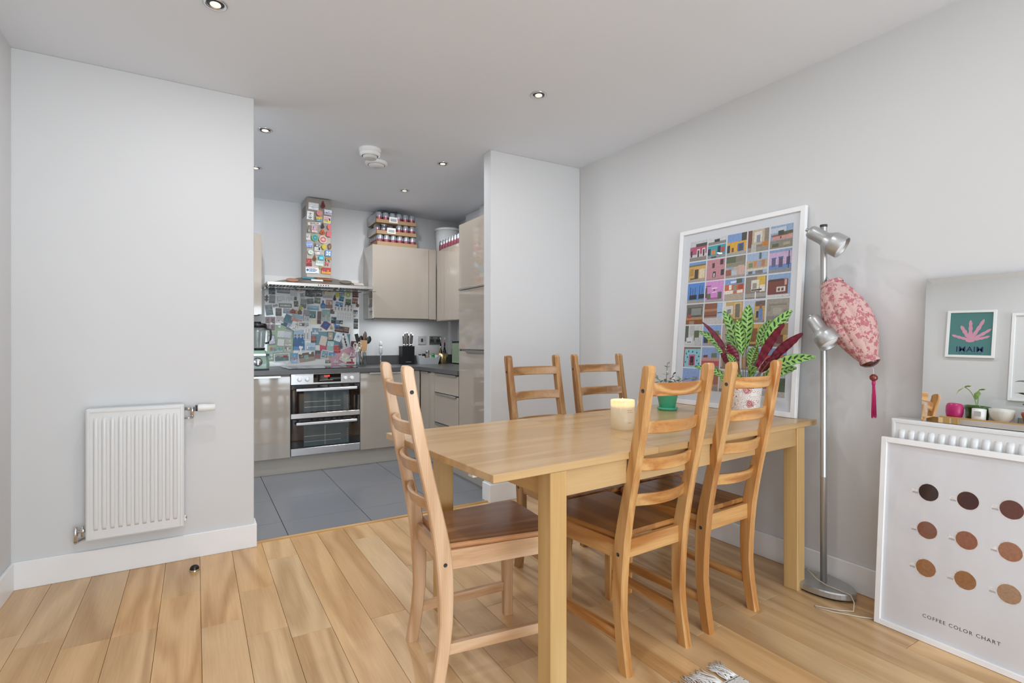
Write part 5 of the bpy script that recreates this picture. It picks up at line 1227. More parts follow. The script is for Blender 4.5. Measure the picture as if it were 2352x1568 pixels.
# ================================================================ big photo frame leaning on the wall behind the table
pf = thing('photo_frame', 'large white frame of thirty-five street photos leaning on the wall', 'picture frame', (2.375, 1.79, TH+.001), rot=(-math.atan2(.09, 1.0), 0, -PI/2))
FWd, FH, FB = .750, 1.004, .024
m_ = MB(); m_.box((-FWd/2, -.002, 0), (-FWd/2+FB, .020, FH), 0, .001); m_.box((FWd/2-FB, -.002, 0), (FWd/2, .020, FH), 0, .001); m_.box((-FWd/2+FB, -.002, 0), (FWd/2-FB, .020, FB), 0, .001); m_.box((-FWd/2+FB, -.002, FH-FB), (FWd/2-FB, .020, FH), 0, .001)
m_.build('frame_moulding', M_trim, pf, fix=False)
bx('mount_board', (-FWd/2+FB, .008, FB), (FWd/2-FB, .012, FH-FB), pm('white_mount', 'd9dce1', .5, var=.01), pf, 0)
PH = '''
c9cdd0|0 .32 1 .72 b5506f|.35 .7 1 .86 4a3f3a|0 0 1 .18 8d8275|.05 .2 .15 .52 3a2a26|.42 .18 .6 .58 e8e0da|.46 .18 .56 .52 2f2320|.74 .18 .92 .6 e8e0da|.78 .2 .88 .54 3a2622
d5d7d8|0 .66 1 .8 8a8782|.35 .78 .65 .92 3b3b3b|0 .12 1 .62 3f9fae|0 .16 .16 .48 23303f|.55 .16 .72 .56 1f2740|.2 .18 .45 .4 d08a3a|.75 .24 .95 .5 b5503f|0 0 1 .14 8f9296|.2 0 .5 .08 4a4b4d
7f9fd3|0 .12 1 .62 dfae34|.75 .62 1 1 4a4438|0 .12 .16 .48 33456f|.02 .14 .12 .44 2a2f3f|.55 .14 .88 .52 5a6ab0|.62 .16 .82 .48 4a4f5c|.25 .14 .36 .34 7a4a24|0 0 1 .12 a9a7a0
8f8378|.18 .3 .8 1 c9b79c|.3 .42 .68 .9 e0dad0|.42 .4 .6 .74 8a93a3|0 .2 .2 1 7a4a3c|.7 .05 1 .4 c5802f|0 0 1 .2 9c958a|.18 0 .42 .36 c0bfb8
93abc9|0 .68 .7 .9 c5cfdb|0 0 1 .34 8f8a78|.1 .36 1 .56 d09a94|.05 .52 .8 .6 9a5a4f|.35 .56 .6 .76 3f4630|.6 .56 1 .7 555a3a|.45 .4 .5 .5 3a2c28|.1 .05 .4 .2 5f6650|.6 .1 .9 .22 b0aa92
6f98cc|0 .12 1 .82 d3a851|.0 .78 1 .86 7a6a4c|.36 .14 .58 .62 3a2a22|.64 .16 .96 .62 e0cfae|.05 .3 .3 .68 b5893f|.1 .12 .35 .2 6f5a3a|0 0 1 .12 a9a297
c48a92|.30 .58 .44 .82 4f1f26|.74 .7 .92 .96 4f1f26|.36 .1 .52 .4 2a1a1c|.4 .12 .47 .32 d9d4cc|.8 .18 .98 .46 3a2a2c|0 0 1 .04 b07a84
8d8a78|0 .7 .55 1 5a6546|.5 .72 1 1 8a7f70|0 .1 1 .5 c5a99a|.1 .38 .4 .5 8fa9c0|.0 .1 .3 .38 9c5a4a|.3 .08 .6 .34 b9c5cc|.65 .1 .95 .55 cdaea2|0 0 1 .1 a59c90
a5bad6|0 .28 1 .66 c2a982|.1 .36 .3 .56 6f8a6a|.34 .36 .5 .62 c98a6a|.55 .38 .7 .6 8fa5c0|.72 .36 .88 .66 b5805a|0 .2 1 .3 d5d0c8|.1 .06 .3 .18 6a6a66|.45 .06 .8 .2 7a7772|.6 .7 .7 1 5a6a4a|0 0 1 .06 8d8d8a
cfb0d3|0 .88 1 1 8aa5cc|0 .1 1 .34 6f8ec2|.12 .26 .3 .6 5c6480|.1 .6 .32 .66 5670a8|.44 .22 .62 .62 5a5670|.42 .62 .64 .68 5670a8|.78 .3 .94 .64 4f5672|.86 .1 .9 .9 3f4a52|0 0 1 .14 8f8f90
4f86cf|.12 .18 .56 .4 2a2422|.68 .2 1 .42 2a2422|.16 .4 .2 .8 2f3b52|.3 .4 .33 .74 3a4f6a|.44 .4 .47 .78 2f3b52|.72 .42 .75 .84 2f3b52|.86 .42 .89 .8 3a4f6a|0 0 1 .14 a59f94
d58fd0|.1 .12 .3 .4 5f6f52|.7 .12 .92 .46 5a6a4f|0 .74 .3 .8 9a4f6f|.3 .1 .72 .2 b563a0|.34 .62 .66 .68 f0dbe8|.36 .44 .64 .48 f0dbe8|.46 .52 .54 .6 8a3a6a|0 0 1 .1 a9a69c|0 .2 .1 .7 6a4a44
7f9fd0|0 .3 1 .74 c9683f|.22 .5 .36 .72 f0e6da|.45 .4 .62 .7 8f8f80|.7 .5 .95 .72 a34a33|0 .3 .45 .46 e8e2d8|.65 .32 .95 .46 e8e2d8|.6 .78 .9 1 54604f|.3 .8 .6 .9 dbe3ee|0 0 1 .3 b5a894
8b7f72|.55 .5 .95 1 d5b03f|.28 .34 .66 .84 e0d9cc|.7 .3 .95 .6 e6e0d4|.35 .44 .55 .7 9a958a|.3 .36 .8 .42 3a3430|.0 .06 1 .24 a5a29c|.48 0 .54 .3 e6e6e2
8fa9cc|0 .12 .9 .76 7d3f33|.05 .68 .7 .78 4f3a34|.4 .22 .8 .44 d9d6cf|.46 .26 .56 .38 6f4a40|.62 .26 .72 .38 7a4a40|.75 .5 .85 .74 c9a99c|0 0 1 .1 d6d2c9
9a958a|.05 .35 .95 .85 5c544a|.3 .45 .9 .8 8a8f8a|.1 .3 .3 .5 b5433f|0 .0 1 .26 8a4f28|0 .22 1 .3 c58a4a|.2 0 .5 .16 a58a6a|0 .84 1 1 7d776c
a9c0dc|0 .28 .72 1 8f5a42|0 .6 .72 .72 b08062|0 .36 .72 .42 7a4a36|.74 .5 1 .54 4a5668|0 0 1 .28 c9c6c4|.0 .28 .72 .34 a58474
c9a86f|.0 .2 .12 1 dedad2|.12 .4 .5 .8 d9d6d2|.2 .45 .4 .65 8a8a86|.56 .18 .92 .95 d8b97f|.62 .24 .86 .88 7d7468|0 0 1 .2 9a6f44
b9c5d8|.5 .1 1 .9 c5a05a|.55 .72 1 .95 6a5a4a|.7 .1 .9 .6 6f86b5|.6 .2 .7 .5 2a2f4a|.0 .0 1 .1 8f8a84|.74 .6 .86 .8 8a5f4a
a0988a|.0 .0 1 .25 8a857a|.1 .7 .9 .78 8a8272|.3 .3 .7 .6 b0a898|.05 .45 .2 .7 938b7c|.78 .3 .95 .5 8a8272
c9cccb|.0 .2 .2 1 5a5f4a|.3 .5 .55 1 b9bcba|.55 .25 .85 .75 5a6a42|.1 .1 .45 .4 e0e2e4|.6 .0 1 .4 c2c4c6|.15 .14 .4 .2 7d8286
8fabd8|0 .12 1 .6 5f84c5|.3 .12 1 .52 d3a04a|.08 .14 .3 .42 33333a|.6 .5 .9 .72 6f7a5a|0 0 1 .12 a5a7a9|.55 .1 .6 .5 4a4a4a
b5a5a0|.2 .2 .8 .8 cbb9ae|.3 .1 .5 .6 6f625a|0 0 1 .15 8d867c
d3a55a|.0 .0 .3 1 b5642f|.4 .2 .7 .8 8f5a30|0 0 1 .1 6a5a4a
c9a86a|.0 .5 1 1 a8895a|.5 .1 .8 .5 7a3a34|0 0 1 .12 8a8074|.2 .2 .4 .6 d9c59a
8fcbd6|.32 .08 .7 .62 d05f95|.4 .08 .62 .54 2a1f22|.0 0 .06 1 a8504f|.06 .9 1 1 8a6a5c|.1 .2 .16 .28 234f5a|.2 .45 .26 .53 234f5a|.12 .62 .18 .7 234f5a|.26 .74 .32 .82 234f5a|.5 .72 .56 .8 234f5a|.78 .3 .84 .38 234f5a|.88 .5 .94 .58 234f5a|.76 .68 .82 .76 234f5a|.9 .14 .96 .22 234f5a|.44 .1 .58 .22 7a4a2f
8fa9d5|0 .1 1 .34 b5555a|.0 .34 1 .5 c5988a|.1 .5 .35 .62 7a3a38|.55 .5 .85 .72 6a7860|0 0 1 .1 8a8682
b0a090|.1 .1 .9 .6 8f6f5f|.3 .3 .6 .8 c9b9a5|0 0 1 .1 7d756a
a8b5c9|0 .1 1 .6 c59a7a|.2 .15 .4 .5 5f4a44|.6 .15 .8 .5 5f4a44|0 0 1 .1 8f8a84
8fa5c5|0 .1 1 .7 c5645a|.2 .2 .5 .6 e0d0c0|0 0 1 .1 9a948a
8faad9|.1 .1 .5 .4 9aaecf|0 0 1 .3 a8b5c5|.6 .2 .9 .6 7d8ca8
b89a8a|0 .3 1 .8 a56f5c|.2 .3 .4 .6 3f2f2c|0 0 1 .2 9c948a
c5b59a|.2 .2 .7 .7 7d5a4a|0 0 1 .15 8a8274
9fb3cf|.1 .1 .9 .5 b5846a|0 0 1 .12 8f8a82
b9c2cc|.0 .3 .6 1 a8705a|.1 .5 .25 .7 dcd4cc|.32 .5 .45 .7 dcd4cc|.15 .78 .4 .9 e0dad4|.55 .2 .75 .9 6a4a42|.75 .1 1 .8 5a6a50|0 0 1 .22 b5aea6|.2 .1 .5 .3 8a857d
'''.strip().split('\n')
for idx, row in enumerate(PH):
    r_, c_ = divmod(idx, 5); w, h = .1155, .1135
    x = -FWd/2 + .076 + c_*.1245 + w/2; z = FH - .072 - r_*.1215 - h/2
    bits = row.split('|'); m_ = MB(); m_.box((-w/2, -.0006, -h/2), (w/2, 0, h/2), 0, 0, None, 1, hx(bits[0]))
    for k, s_ in enumerate(bits[1:]):
        a, b_, e, f_, cc = s_.split(); a, b_, e, f_ = map(float, (a, b_, e, f_)); y = -.0006 - .00008*(k+1); jw = .012
        m_.add([(-w/2+a*w, y, -h/2+b_*h), (-w/2+e*w, y, -h/2+(b_+(jw if b_ > 0 else 0))*h), (-w/2+e*w, y, -h/2+min(1, f_+jw)*h), (-w/2+a*w, y, -h/2+f_*h)], [(0, 1, 2, 3)], 0, False, hx(cc))
    m_.build('photo', M_print, pf, (x, .0078, z), fix=False)
MB().add([(-FWd/2+FB, .002, FB), (FWd/2-FB, .002, FB), (FWd/2-FB, .002, FH-FB), (-FWd/2+FB, .002, FH-FB)], [(0, 1, 2, 3)]).build('glass_pane', M_glass, pf, fix=False)
# ================================================================ floor lamp with two spots
fl = thing('floor_lamp', 'silver floor lamp with two swivel spotlights beside the table end', 'floor lamp', (2.375, 1.285, 0))
def oval(rx, ry, z, n=40): return [(rx*math.cos(2*PI*k/n), .018+ry*math.sin(2*PI*k/n), z) for k in range(n)]
MB().loft([oval(.072, .125, 0), oval(.080, .133, .012)], 0, True).build('base_underside', M_black, fl)
MB().loft([oval(.090, .146, .012), oval(.092, .148, .016), oval(.092, .148, .034), oval(.088, .144, .039)], 0, False).build('base', M_silver, fl)
MB().lathe([(.0135, .038), (.0135, .50), (.0145, .503), (.0145, .506), (.0135, .509), (.0135, 1.60), (.0145, 1.602), (.0145, 1.612), (0, 1.612)], 20).build('pole', M_silver, fl)
MB().lathe([(.0147, 1.603), (.0150, 1.614), (0, 1.615)], 18).build('pole_cap', M_dark, fl)
def spot(a, b_, joint):
    a = Vector(a); b_ = Vector(b_); L_ = (b_-a).length; M = axis_m(a, b_)
    h_ = MB().lathe([(.004, -.006), (.010, -.005), (.024, 0), (.028, .006), (.0295, .02), (.0295, L_*.47), (.034, L_*.53), (.047, L_*.66), (.0485, L_*.70), (.0485, L_*.985), (.047, L_), (.045, L_*.985), (.045, L_*.72), (.028, L_*.5)], 32, 0, M, cap=False).build('spotlight', M_silver, fl)
    MB().lathe([(.028, L_*.6), (.040, L_*.8), (.036, L_*.93), (.018, L_*.98), (0, L_*.985)], 24, 0, M, cap=False).build('bulb', pm('frosted_bulb', 'e8e8ea', .3), h_)
    MB().lathe([(.008, -.016), (.008, -.004), (0, -.004)], 10, 0, M).build('rear_screw', M_silver, h_)
    j_ = Vector(joint); MB().tube([j_, a.lerp(b_, .28)], .009, 10).build('swivel_arm', M_silver, h_)
    MB().lathe([(.0175, j_.z-.018), (.0185, j_.z-.014), (.0185, j_.z+.014), (.0175, j_.z+.018)], 20).build('collar', M_silver, h_)
spot((-.052, .032, 1.586), (-.020, -.090, 1.497), (0, 0, 1.545))
spot((-.055, .020, 1.203), (-.066, -.068, 1.088), (0, 0, 1.16))
cb = MB().tube([(.035, .05, .039), (.03, .085, .062), (.0, .07, .066), (-.02, .02, .050), (-.03, -.03, .0425), (-.03, -.08, .0425), (-.035, -.13, .0425), (-.06, -.155, .030), (-.085, -.165, .0045), (-.125, -.13, .0035), (-.155, -.085, .0035), (-.172, -.055, .0035), (-.182, -.07, .0035), (-.16, -.12, .0035), (-.105, -.20, .0035), (-.06, -.25, .0035), (-.02, -.33, .0035)], .0024, 6)
cb.build('power_cable', pm('clear_cable', 'c9bda9', .3), fl)

# ================================================================ lantern hanging from the lamp
A = Vector((2.392, 1.262, 1.355)); B = Vector((2.392, 1.105, 1.012)); ax = (B-A).normalized(); LL = (B-A).length
ln = thing('fabric_lantern', 'pink floral fabric lantern with tassel hanging askew behind the lamp pole', 'lantern', tuple(B))
Ml = Matrix.Translation(-B) @ axis_m(A, B)
prof = [(.044, 0), (.047, .012), (.061, .04), (.078, .09), (.087, .14), (.0895, .18), (.086, .22), (.076, .27), (.058, .32), (.038, LL-.016), (.034, LL-.004)]
M_fab = floral_mat('pink_floral_cotton', 'cfb0a8', 'a8465a', 'bd7078', 62.0, .95, .9)
MB().lathe(prof, 120, 0, Ml, cap=False, wob=lambda a, z: .93 + .10*abs(math.sin(a*5))**.6*math.sin(min(1, max(0, z/LL))*PI)).build('shade', M_fab, ln)
for z0, r in ((0, .0455), (LL-.012, .0365)):
    MB().lathe([(r, z0-.003), (r+.0015, z0+.004), (r+.001, z0+.012)], 40, 0, Ml, cap=False).build('hem_band', M_fab, ln)
M_drk = pm('dark_red_lacquer', '4a1418', .25, coat=.5)
MB().lathe([(.044, -.004), (.045, .003), (.030, .004), (.029, -.003)], 32, 0, Ml, cap=False).build('top_ring', M_drk, ln)
MB().box((-.042, -.006, -.002), (.042, .006, .001), 0, 0, Ml).build('top_bar', M_drk, ln, fix=False)
MB().lathe([(.034, LL-.006), (.034, LL+.004), (.024, LL+.012), (.006, LL+.018), (0, LL+.018)], 28, 0, Ml, cap=False).build('bottom_cap', M_drk, ln)
MB().tube([Ml @ Vector((0, 0, 0)), Ml @ Vector((-.0, 0, -.02)), Vector((2.378, 1.287, 1.40))-B], .0015, 5).build('hanging_cord', M_chrome, ln)
e_ = Ml @ Vector((0, 0, LL+.018)); bz = .951-B.z
MB().tube([e_, e_+Vector((0, -.004, -.012)), (e_.x, e_.y-.005, bz)], .0012, 5).build('tassel_cord', M_white, ln)
MB().lathe([(0, -.015), (.008, -.013), (.0145, -.006), (.0155, 0), (.0145, .006), (.008, .013), (0, .015)], 20, 0, Matrix.Translation((e_.x, e_.y-.005, bz)), cap=False).build('bead', pm('red_brown_bead', '7a2a22', .2, coat=.6), ln)
tm = MB(); rt = random.Random(2)
tm.lathe([(.006, bz-.013), (.007, bz-.022), (.006, bz-.03)], 12, 0, Matrix.Translation((e_.x, e_.y-.005, 0)))
for k in range(46):
    a = rt.uniform(0, 2*PI); r0 = rt.uniform(0, .005); r1 = rt.uniform(.002, .0125); zz = bz-.155-rt.uniform(-.006, .012)
    o_ = Vector((e_.x, e_.y-.005, 0))
    tm.tube([o_+Vector((r0*math.cos(a), r0*math.sin(a), bz-.018)), o_+Vector((r1*.7*math.cos(a), r1*.7*math.sin(a), bz-.07)), o_+Vector((r1*math.cos(a+.1), r1*math.sin(a+.1), zz))], .0011, 4)
tm.build('tassel', pm('magenta_thread', 'c22a6a', .7, var=.15, scale=40), ln)

# ================================================================ radiators
def radiator(o, W_, H_r, nr, rw, depth, rib_h):
    """panel radiator in local coords: x along the wall, front towards -y, back (wall side) at y=0, bottom at z=0"""
    bx('back_panel', (0.002, -depth+.018, .004), (W_-.002, -depth+.030, H_r-.004), M_radi, o, .002)
    bx('front_panel', (0, -depth+.006, 0), (W_, -depth+.018, H_r), M_radi, o, .005, 2)
    m_ = MB()
    m_.box((.006, -depth+.003, .006), (.016, -depth+.006, H_r-.006), 0, .001); m_.box((W_-.016, -depth+.003, .006), (W_-.006, -depth+.006, H_r-.006), 0, .001); m_.box((.016, -depth+.003, H_r-.016), (W_-.016, -depth+.006, H_r-.006), 0, .001); m_.box((.016, -depth+.003, .006), (W_-.016, -depth+.006, .016), 0, .001)
    m_.build('panel_rim', M_radi, o, fix=False)
    pitch = (W_-.045)/nr
    zz0, zz1 = .045, H_r-.040
    rib = []
    prf = [(-.5, 0), (-.36, .45), (-.2, .9), (0, 1), (.2, .9), (.36, .45), (.5, 0)]
    for z, k in ((zz0, .02), (zz0+.012, .7), (zz0+.03, 1), (zz1-.03, 1), (zz1-.012, .7), (zz1, .02)):
        rib.append([(x*rw*(.7+.3*k), -d_*rib_h*k-.0003, z) for x, d_ in prf] + [(rw*.45, .001, z), (-rw*.45, .001, z)])
    me = MB().loft(rib, 0, True).mesh('rib', M_radi)
    for k in range(nr): link('rib', me, o, (.0225+pitch*(k+.5), -depth+.006, 0))
    m_ = MB(); m_.box((.004, -depth+.03, H_r-.006), (W_-.004, -.012, H_r-.002)); m_.box((.0, -depth+.03, .03), (.004, -.012, H_r-.03)); m_.box((W_-.004, -depth+.03, .03), (W_, -.012, H_r-.03))
    m_.build('casing', M_radi, o, fix=False)
    for x in (W_*.2, W_*.8): bx('wall_bracket', (x-.012, -depth+.03, .05), (x+.012, 0, H_r-.08), M_dark, o, .001)
ra = thing('radiator', 'white panel radiator on the left wall beside the kitchen opening', 'radiator', (-.430, YP-.0005, .188))
radiator(ra, .382, .602, 11, .020, .092, .0055)
v = thing('radiator_valve', 'white thermostatic valve at the top right of the left radiator', 'valve', (-.048, YP-.065, .765))
MB().lathe([(.0075, 0), (.0075, .012), (.011, .014), (.011, .022), (.008, .024), (.008, .040), (0, .040)], 16, 0, Matrix.Rotation(PI/2, 4, 'Y')).build('union_nut', M_chrome, v)
MB().lathe([(.009, -.028), (.009, .012), (0, .012)], 16, 0, Matrix.Translation((.034, 0, -.004))).build('valve_body', M_chrome, v)
MB().tube([(.034, 0, -.028), (.034, 0, -.04), (.034, .02, -.046), (.034, .064, -.046)], .007, 10).build('tail_pipe', M_chrome, v)
MB().tube([(.034, 0, -.046), (.0, .0, -.047)], .0045, 8).build('lock_pin', M_chrome, v)
MB().lathe([(.015, .046), (.015, .056)], 20, 0, Matrix.Rotation(PI/2, 4, 'Y')).build('adapter_ring', M_dark, v)
MB().lathe([(.016, .056), (.0185, .062), (.0195, .085), (.017, .105), (.0165, .130), (.013, .134), (0, .134)], 28, 0, Matrix.Rotation(PI/2, 4, 'Y'), wob=lambda a, z: 1+.02*math.cos(a*12)).build('thermostat_head', M_white, v)
v = thing('radiator_valve', 'chrome lockshield valve at the lower left of the left radiator', 'valve', (-.432, YP-.065, .235))
MB().lathe([(.0075, 0), (.011, .006), (.011, .016), (.008, .018), (.008, .036), (0, .036)], 16, 0, Matrix.Rotation(-PI/2, 4, 'Y')).build('union_nut', M_chrome, v)
MB().lathe([(.006, -.025), (.006, .02), (0, .02)], 12, 0, Matrix.Translation((-.012, 0, 0))).build('drain_cock', M_chrome, v)
MB().lathe([(.009, -.048), (.009, .010), (.007, .012), (.007, .02), (0, .02)], 16, 0, Matrix.Translation((-.036, 0, 0))).build('valve_body', M_chrome, v)
MB().tube([(-.036, 0, -.048), (-.034, .012, -.052), (-.02, .04, -.052), (-.0, .064, -.052)], .0075, 10).build('tail_pipe', M_chrome, v)
o = MB().lathe([(.004, 0), (.004, .008), (.006, .008), (.006, .012), (0, .012)], 10, 0, Matrix.Rotation(PI/2, 4, 'Y')).box((.001, -.006, -.014), (.005, .006, .014)).build('blanking_plug', M_chrome, None, (-.048, YP-.065, .228))
tag(o, 'small metal blanking plug at the lower right of the left radiator', 'plug')
rb = thing('radiator', 'white ribbed radiator under the leaning mirror', 'radiator', (XR-.0005, 1.030, .188), rot=(0, 0, -PI/2))
radiator(rb, .92, .606, 27, .026, .105, .011)
v = thing('radiator_valve', 'chrome valve low behind the coffee poster edge', 'valve', (XR-.07, 1.052, .24))
MB().lathe([(.007, -.02), (.010, -.016), (.010, -.004), (.008, 0)], 14, 0, Matrix.Rotation(PI/2, 4, 'X')).build('union_nut', M_chrome, v)
MB().lathe([(.009, -.055), (.009, .02), (.012, .022), (.012, .045), (0, .045)], 14, 0, Matrix.Translation((0, .018, 0))).build('valve_body', M_chrome, v)
MB().tube([(0, .018, -.05), (.02, .018, -.062), (.068, .018, -.062)], .007, 8).build('tail_pipe', M_chrome, v)
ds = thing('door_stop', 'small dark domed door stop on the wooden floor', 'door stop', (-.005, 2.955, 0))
hp = [(.021*math.cos(a), .021*math.sin(a)) for a in [PI*.0 + PI*k/12 for k in range(13)]]
MB().lathe([(.0225, 0), (.0225, .005), (.0205, .007), (0, .007)], 24, cap=False).build('base_ring', pm('satin_nickel', 'c9b698', .2, .9), ds)
MB().lathe([(.0205, .007), (.020, .014), (.016, .021), (.009, .0255), (0, .027)], 24, cap=False).build('metal_dome', pm('bronze_reflecting_dark', '2a211a', .22, .3), ds)  # polished metal dome, its dark reflection put into the colour

# ================================================================ mirror standing on the right radiator
MW, MH = .600, .552
mi = thing('leaning_mirror', 'frameless rectangular mirror standing on top of the right radiator', 'mirror', (2.400+MW/2*math.sin(math.radians(2.6)), .931-MW/2*math.cos(math.radians(2.6)), .7955), rot=(-math.radians(5.5), 0, -PI/2+math.radians(2.6)))
bx('backing', (-MW/2+.004, .004, .004), (MW/2-.004, .009, MH-.004), M_dark, mi, 0)
g = MB(); bv = .020
a4 = [(-MW/2, .002, 0), (MW/2, .002, 0), (MW/2, .002, MH), (-MW/2, .002, MH)]; b4 = [(-MW/2+bv, 0, bv), (MW/2-bv, 0, bv), (MW/2-bv, 0, MH-bv), (-MW/2+bv, 0, MH-bv)]; c4_ = [(x, .004, z) for x, _, z in a4]
g.add(a4+b4+c4_, [(4, 5, 6, 7), (0, 1, 5, 4), (1, 2, 6, 5), (2, 3, 7, 6), (3, 0, 4, 7), (8, 11, 10, 9), (0, 8, 9, 1), (1, 9, 10, 2), (2, 10, 11, 3), (3, 11, 8, 0)])
g.build('mirror_glass', M_mirror, mi)

# ================================================================ coffee poster leaning on the radiator
cp = thing('framed_poster', 'white framed coffee colour poster standing on the floor against the radiator', 'picture frame', (2.285, .778, .001), rot=(-math.atan(.084), 0, -PI/2))
PWd, PHt, PB = .530, .724, .020
m_ = MB(); m_.box((-PWd/2, -.002, 0), (-PWd/2+PB, .024, PHt), 0, .001); m_.box((PWd/2-PB, -.002, 0), (PWd/2, .024, PHt), 0, .001); m_.box((-PWd/2+PB, -.002, 0), (PWd/2-PB, .024, PB), 0, .001); m_.box((-PWd/2+PB, -.002, PHt-PB), (PWd/2-PB, .024, PHt), 0, .001)
m_.build('frame_moulding', M_trim, cp, fix=False)
bx('poster_sheet', (-PWd/2+PB, .010, PB), (PWd/2-PB, .013, PHt-PB), pm('pale_poster_paper', 'e3e3e7', .6, var=.01), cp, 0)
COF = ['3a2c2c', '4a2c2c', '6a3f38', '8a5a4a', '9c6650', 'a8755a', 'a5744f', 'a07048', 'b08b6a']
for k, cc in enumerate(COF):
    r_, c_ = divmod(k, 3); x = .778 - (.884-.1165*c_); z = .540 - .1385*r_
    m_ = MB(); n = 28
    XZm = Matrix.Translation((x, .010, z)) @ Matrix(((1,0,0,0), (0,0,-1,0), (0,1,0,0), (0,0,0,1)))
    m_.prism([(.0345*math.cos(2*PI*q/n), .0345*math.sin(2*PI*q/n)) for q in range(n)], 0.0001, .0005, 0, XZm, hx('e6e2e0'))
    m_.prism([(.0005+.031*math.cos(2*PI*q/n), .031*math.sin(2*PI*q/n)) for q in range(n)], .0005, .0009, 0, XZm, hx(cc))
    m_.prism([(-.052, -.006), (-.034, -.005), (-.034, .005), (-.052, .006)], .0001, .0005, 0, XZm, hx('efecea'))
    m_.prism([(-.050, -.012), (-.033, -.012), (-.033, -.006), (-.050, -.006)], .0001, .0003, 0, XZm, hx('bdb9bc'))
    m_.build('coffee_cup_print', M_print, cp, fix=False)
text('poster_lettering', 'COFFEE COLOR CHART', .0175, pm('poster_ink', '3a3532', .6), cp, Matrix.Translation((.0, .0098, .090)) @ Matrix.Rotation(PI/2, 4, 'X'), 0.0, .0001, 'CENTER', 1.0, 1.22)
MB().add([(-PWd/2+PB, .004, PB), (PWd/2-PB, .004, PB), (PWd/2-PB, .004, PHt-PB), (-PWd/2+PB, .004, PHt-PB)], [(0, 1, 2, 3)]).build('glass_pane', glass_mat('poster_glazing', (.99, .99, .99, 1), .02, .10, 1.0), cp, fix=False)

# ================================================================ rug
RX0, RX1, RY0, RY1 = .25, 1.53, -.75, 1.105
rug = thing('fringed_rug', 'cream woven rug with fringe at the bottom edge of the picture', 'rug', (RX0, RY0, 0))
def rug_mat():
    m, nt, N, L, b = nodes('cream_woven_rug')
    tc = N.new('ShaderNodeTexCoord'); ck = N.new('ShaderNodeTexBrick'); ck.inputs['Scale'].default_value = 26.0
    ck.inputs['Color1'].default_value = hx('d9d7d2'); ck.inputs['Color2'].default_value = hx('cfccc6'); ck.inputs['Mortar'].default_value = hx('3a3836'); ck.inputs['Mortar Size'].default_value = .03; ck.inputs['Brick Width'].default_value = .9; ck.inputs['Row Height'].default_value = .5
    nz = N.new('ShaderNodeTexNoise'); nz.inputs['Scale'].default_value = 240
    L.new(tc.outputs['Object'], ck.inputs['Vector']); L.new(tc.outputs['Object'], nz.inputs['Vector'])
    n2 = N.new('ShaderNodeTexNoise'); n2.inputs['Scale'].default_value = 30; L.new(tc.outputs['Object'], n2.inputs['Vector'])
    mr = N.new('ShaderNodeMath'); mr.operation = 'GREATER_THAN'; mr.inputs[1].default_value = .52; L.new(n2.outputs['Fac'], mr.inputs[0])
    mx = N.new('ShaderNodeMix'); mx.data_type = 'RGBA'; mx.inputs[6].default_value = hx('d6d4cf'); L.new(mr.outputs[0], mx.inputs[0]); L.new(ck.outputs['Color'], mx.inputs[7])
    L.new(mx.outputs[2], b.inputs['Base Color']); b.inputs['Roughness'].default_value = .95
    bp = N.new('ShaderNodeBump'); bp.inputs['Strength'].default_value = .8; bp.inputs['Distance'].default_value = .003; L.new(nz.outputs['Fac'], bp.inputs['Height']); L.new(bp.outputs['Normal'], b.inputs['Normal'])
    return m
bx('rug_body', (0, 0, .0005), (RX1-RX0, RY1-RY0, .007), rug_mat(), rug, .003)
M_fr = pm('white_fringe_yarn', 'e9e7e3', .9, var=.06, scale=40)
rt = random.Random(9); k = 0
nt_ = 36
for q in range(nt_):
    x = .012 + (RX1-RX0-.024)*q/(nt_-1); m_ = MB(); lean = rt.uniform(-.028, .03)
    if q == nt_-1: lean = -.012
    for s_ in range(18):
        dx = rt.uniform(-.014, .014); ln_ = rt.uniform(.06, .098); ex = x + lean + dx*2.6
        y0_ = RY1-RY0-.004; hgt = rt.uniform(.0005, .006)
        loop = rt.uniform(-.012, .012)
        m_.tube([(x+dx*.6, y0_, .0045), (x+dx+lean*.3+loop, y0_+ln_*.35, .004+hgt), (x+dx*1.5+lean*.8+loop, y0_+ln_*.75, .003+hgt*.6), (ex, y0_+ln_, .0022)], .0016, 4)
    m_.build('fringe_tassel', M_fr, rug)

# ================================================================ along the left wall: seen in the mirror
SX0, SX1 = XL, -.42
sh = thing('console_table', 'narrow oak console table against the left wall, seen in the mirror', 'console table', (0, 0, 0))
bx('top_board', (SX0+.003, .40, 1.008), (SX1, 1.615, 1.032), OAK_Y, sh, .002)
for y in (.43, 1.555):
    for x in (SX0+.016, SX1-.045): bx('leg', (x, y, 0), (x+.04, y+.04, 1.008), OAK_Z, sh, .002)
for x in (SX0+.022, SX1-.036): bx('apron', (x, .47, .948), (x+.018, 1.555, 1.008), OAK_Y, sh, .001)
SZ = 1.0325
pk = thing('pink_pot', 'round magenta pot on the console table', 'pot', (-.475, 1.535, SZ))
MB().lathe([(.030, 0), (.036, .006), (.041, .03), (.041, .062), (.036, .078), (.028, .082), (.026, .078), (0, .076)], 28, cap=False).build('pot_body', pm('magenta_glaze', 'b8246a', .35, var=.08, scale=12), pk)
gv = thing('green_glass_planter', 'dark green ribbed glass planter with a pale leafed cutting', 'potted plant', (-.610, 1.425, SZ))
MB().lathe([(.055, 0), (.062, .008), (.066, .05), (.068, .075), (.074, .080), (.076, .105), (.072, .105), (.068, .08), (0, .075)], 36, cap=False, wob=lambda a, z: 1+.012*math.cos(a*18)).build('planter', pm('green_glass', '35591a', .1, var=.3, coat=.5), gv)
M_cut = pm('cutting_leaf', '8fae5a', .45, var=.25, scale=20)
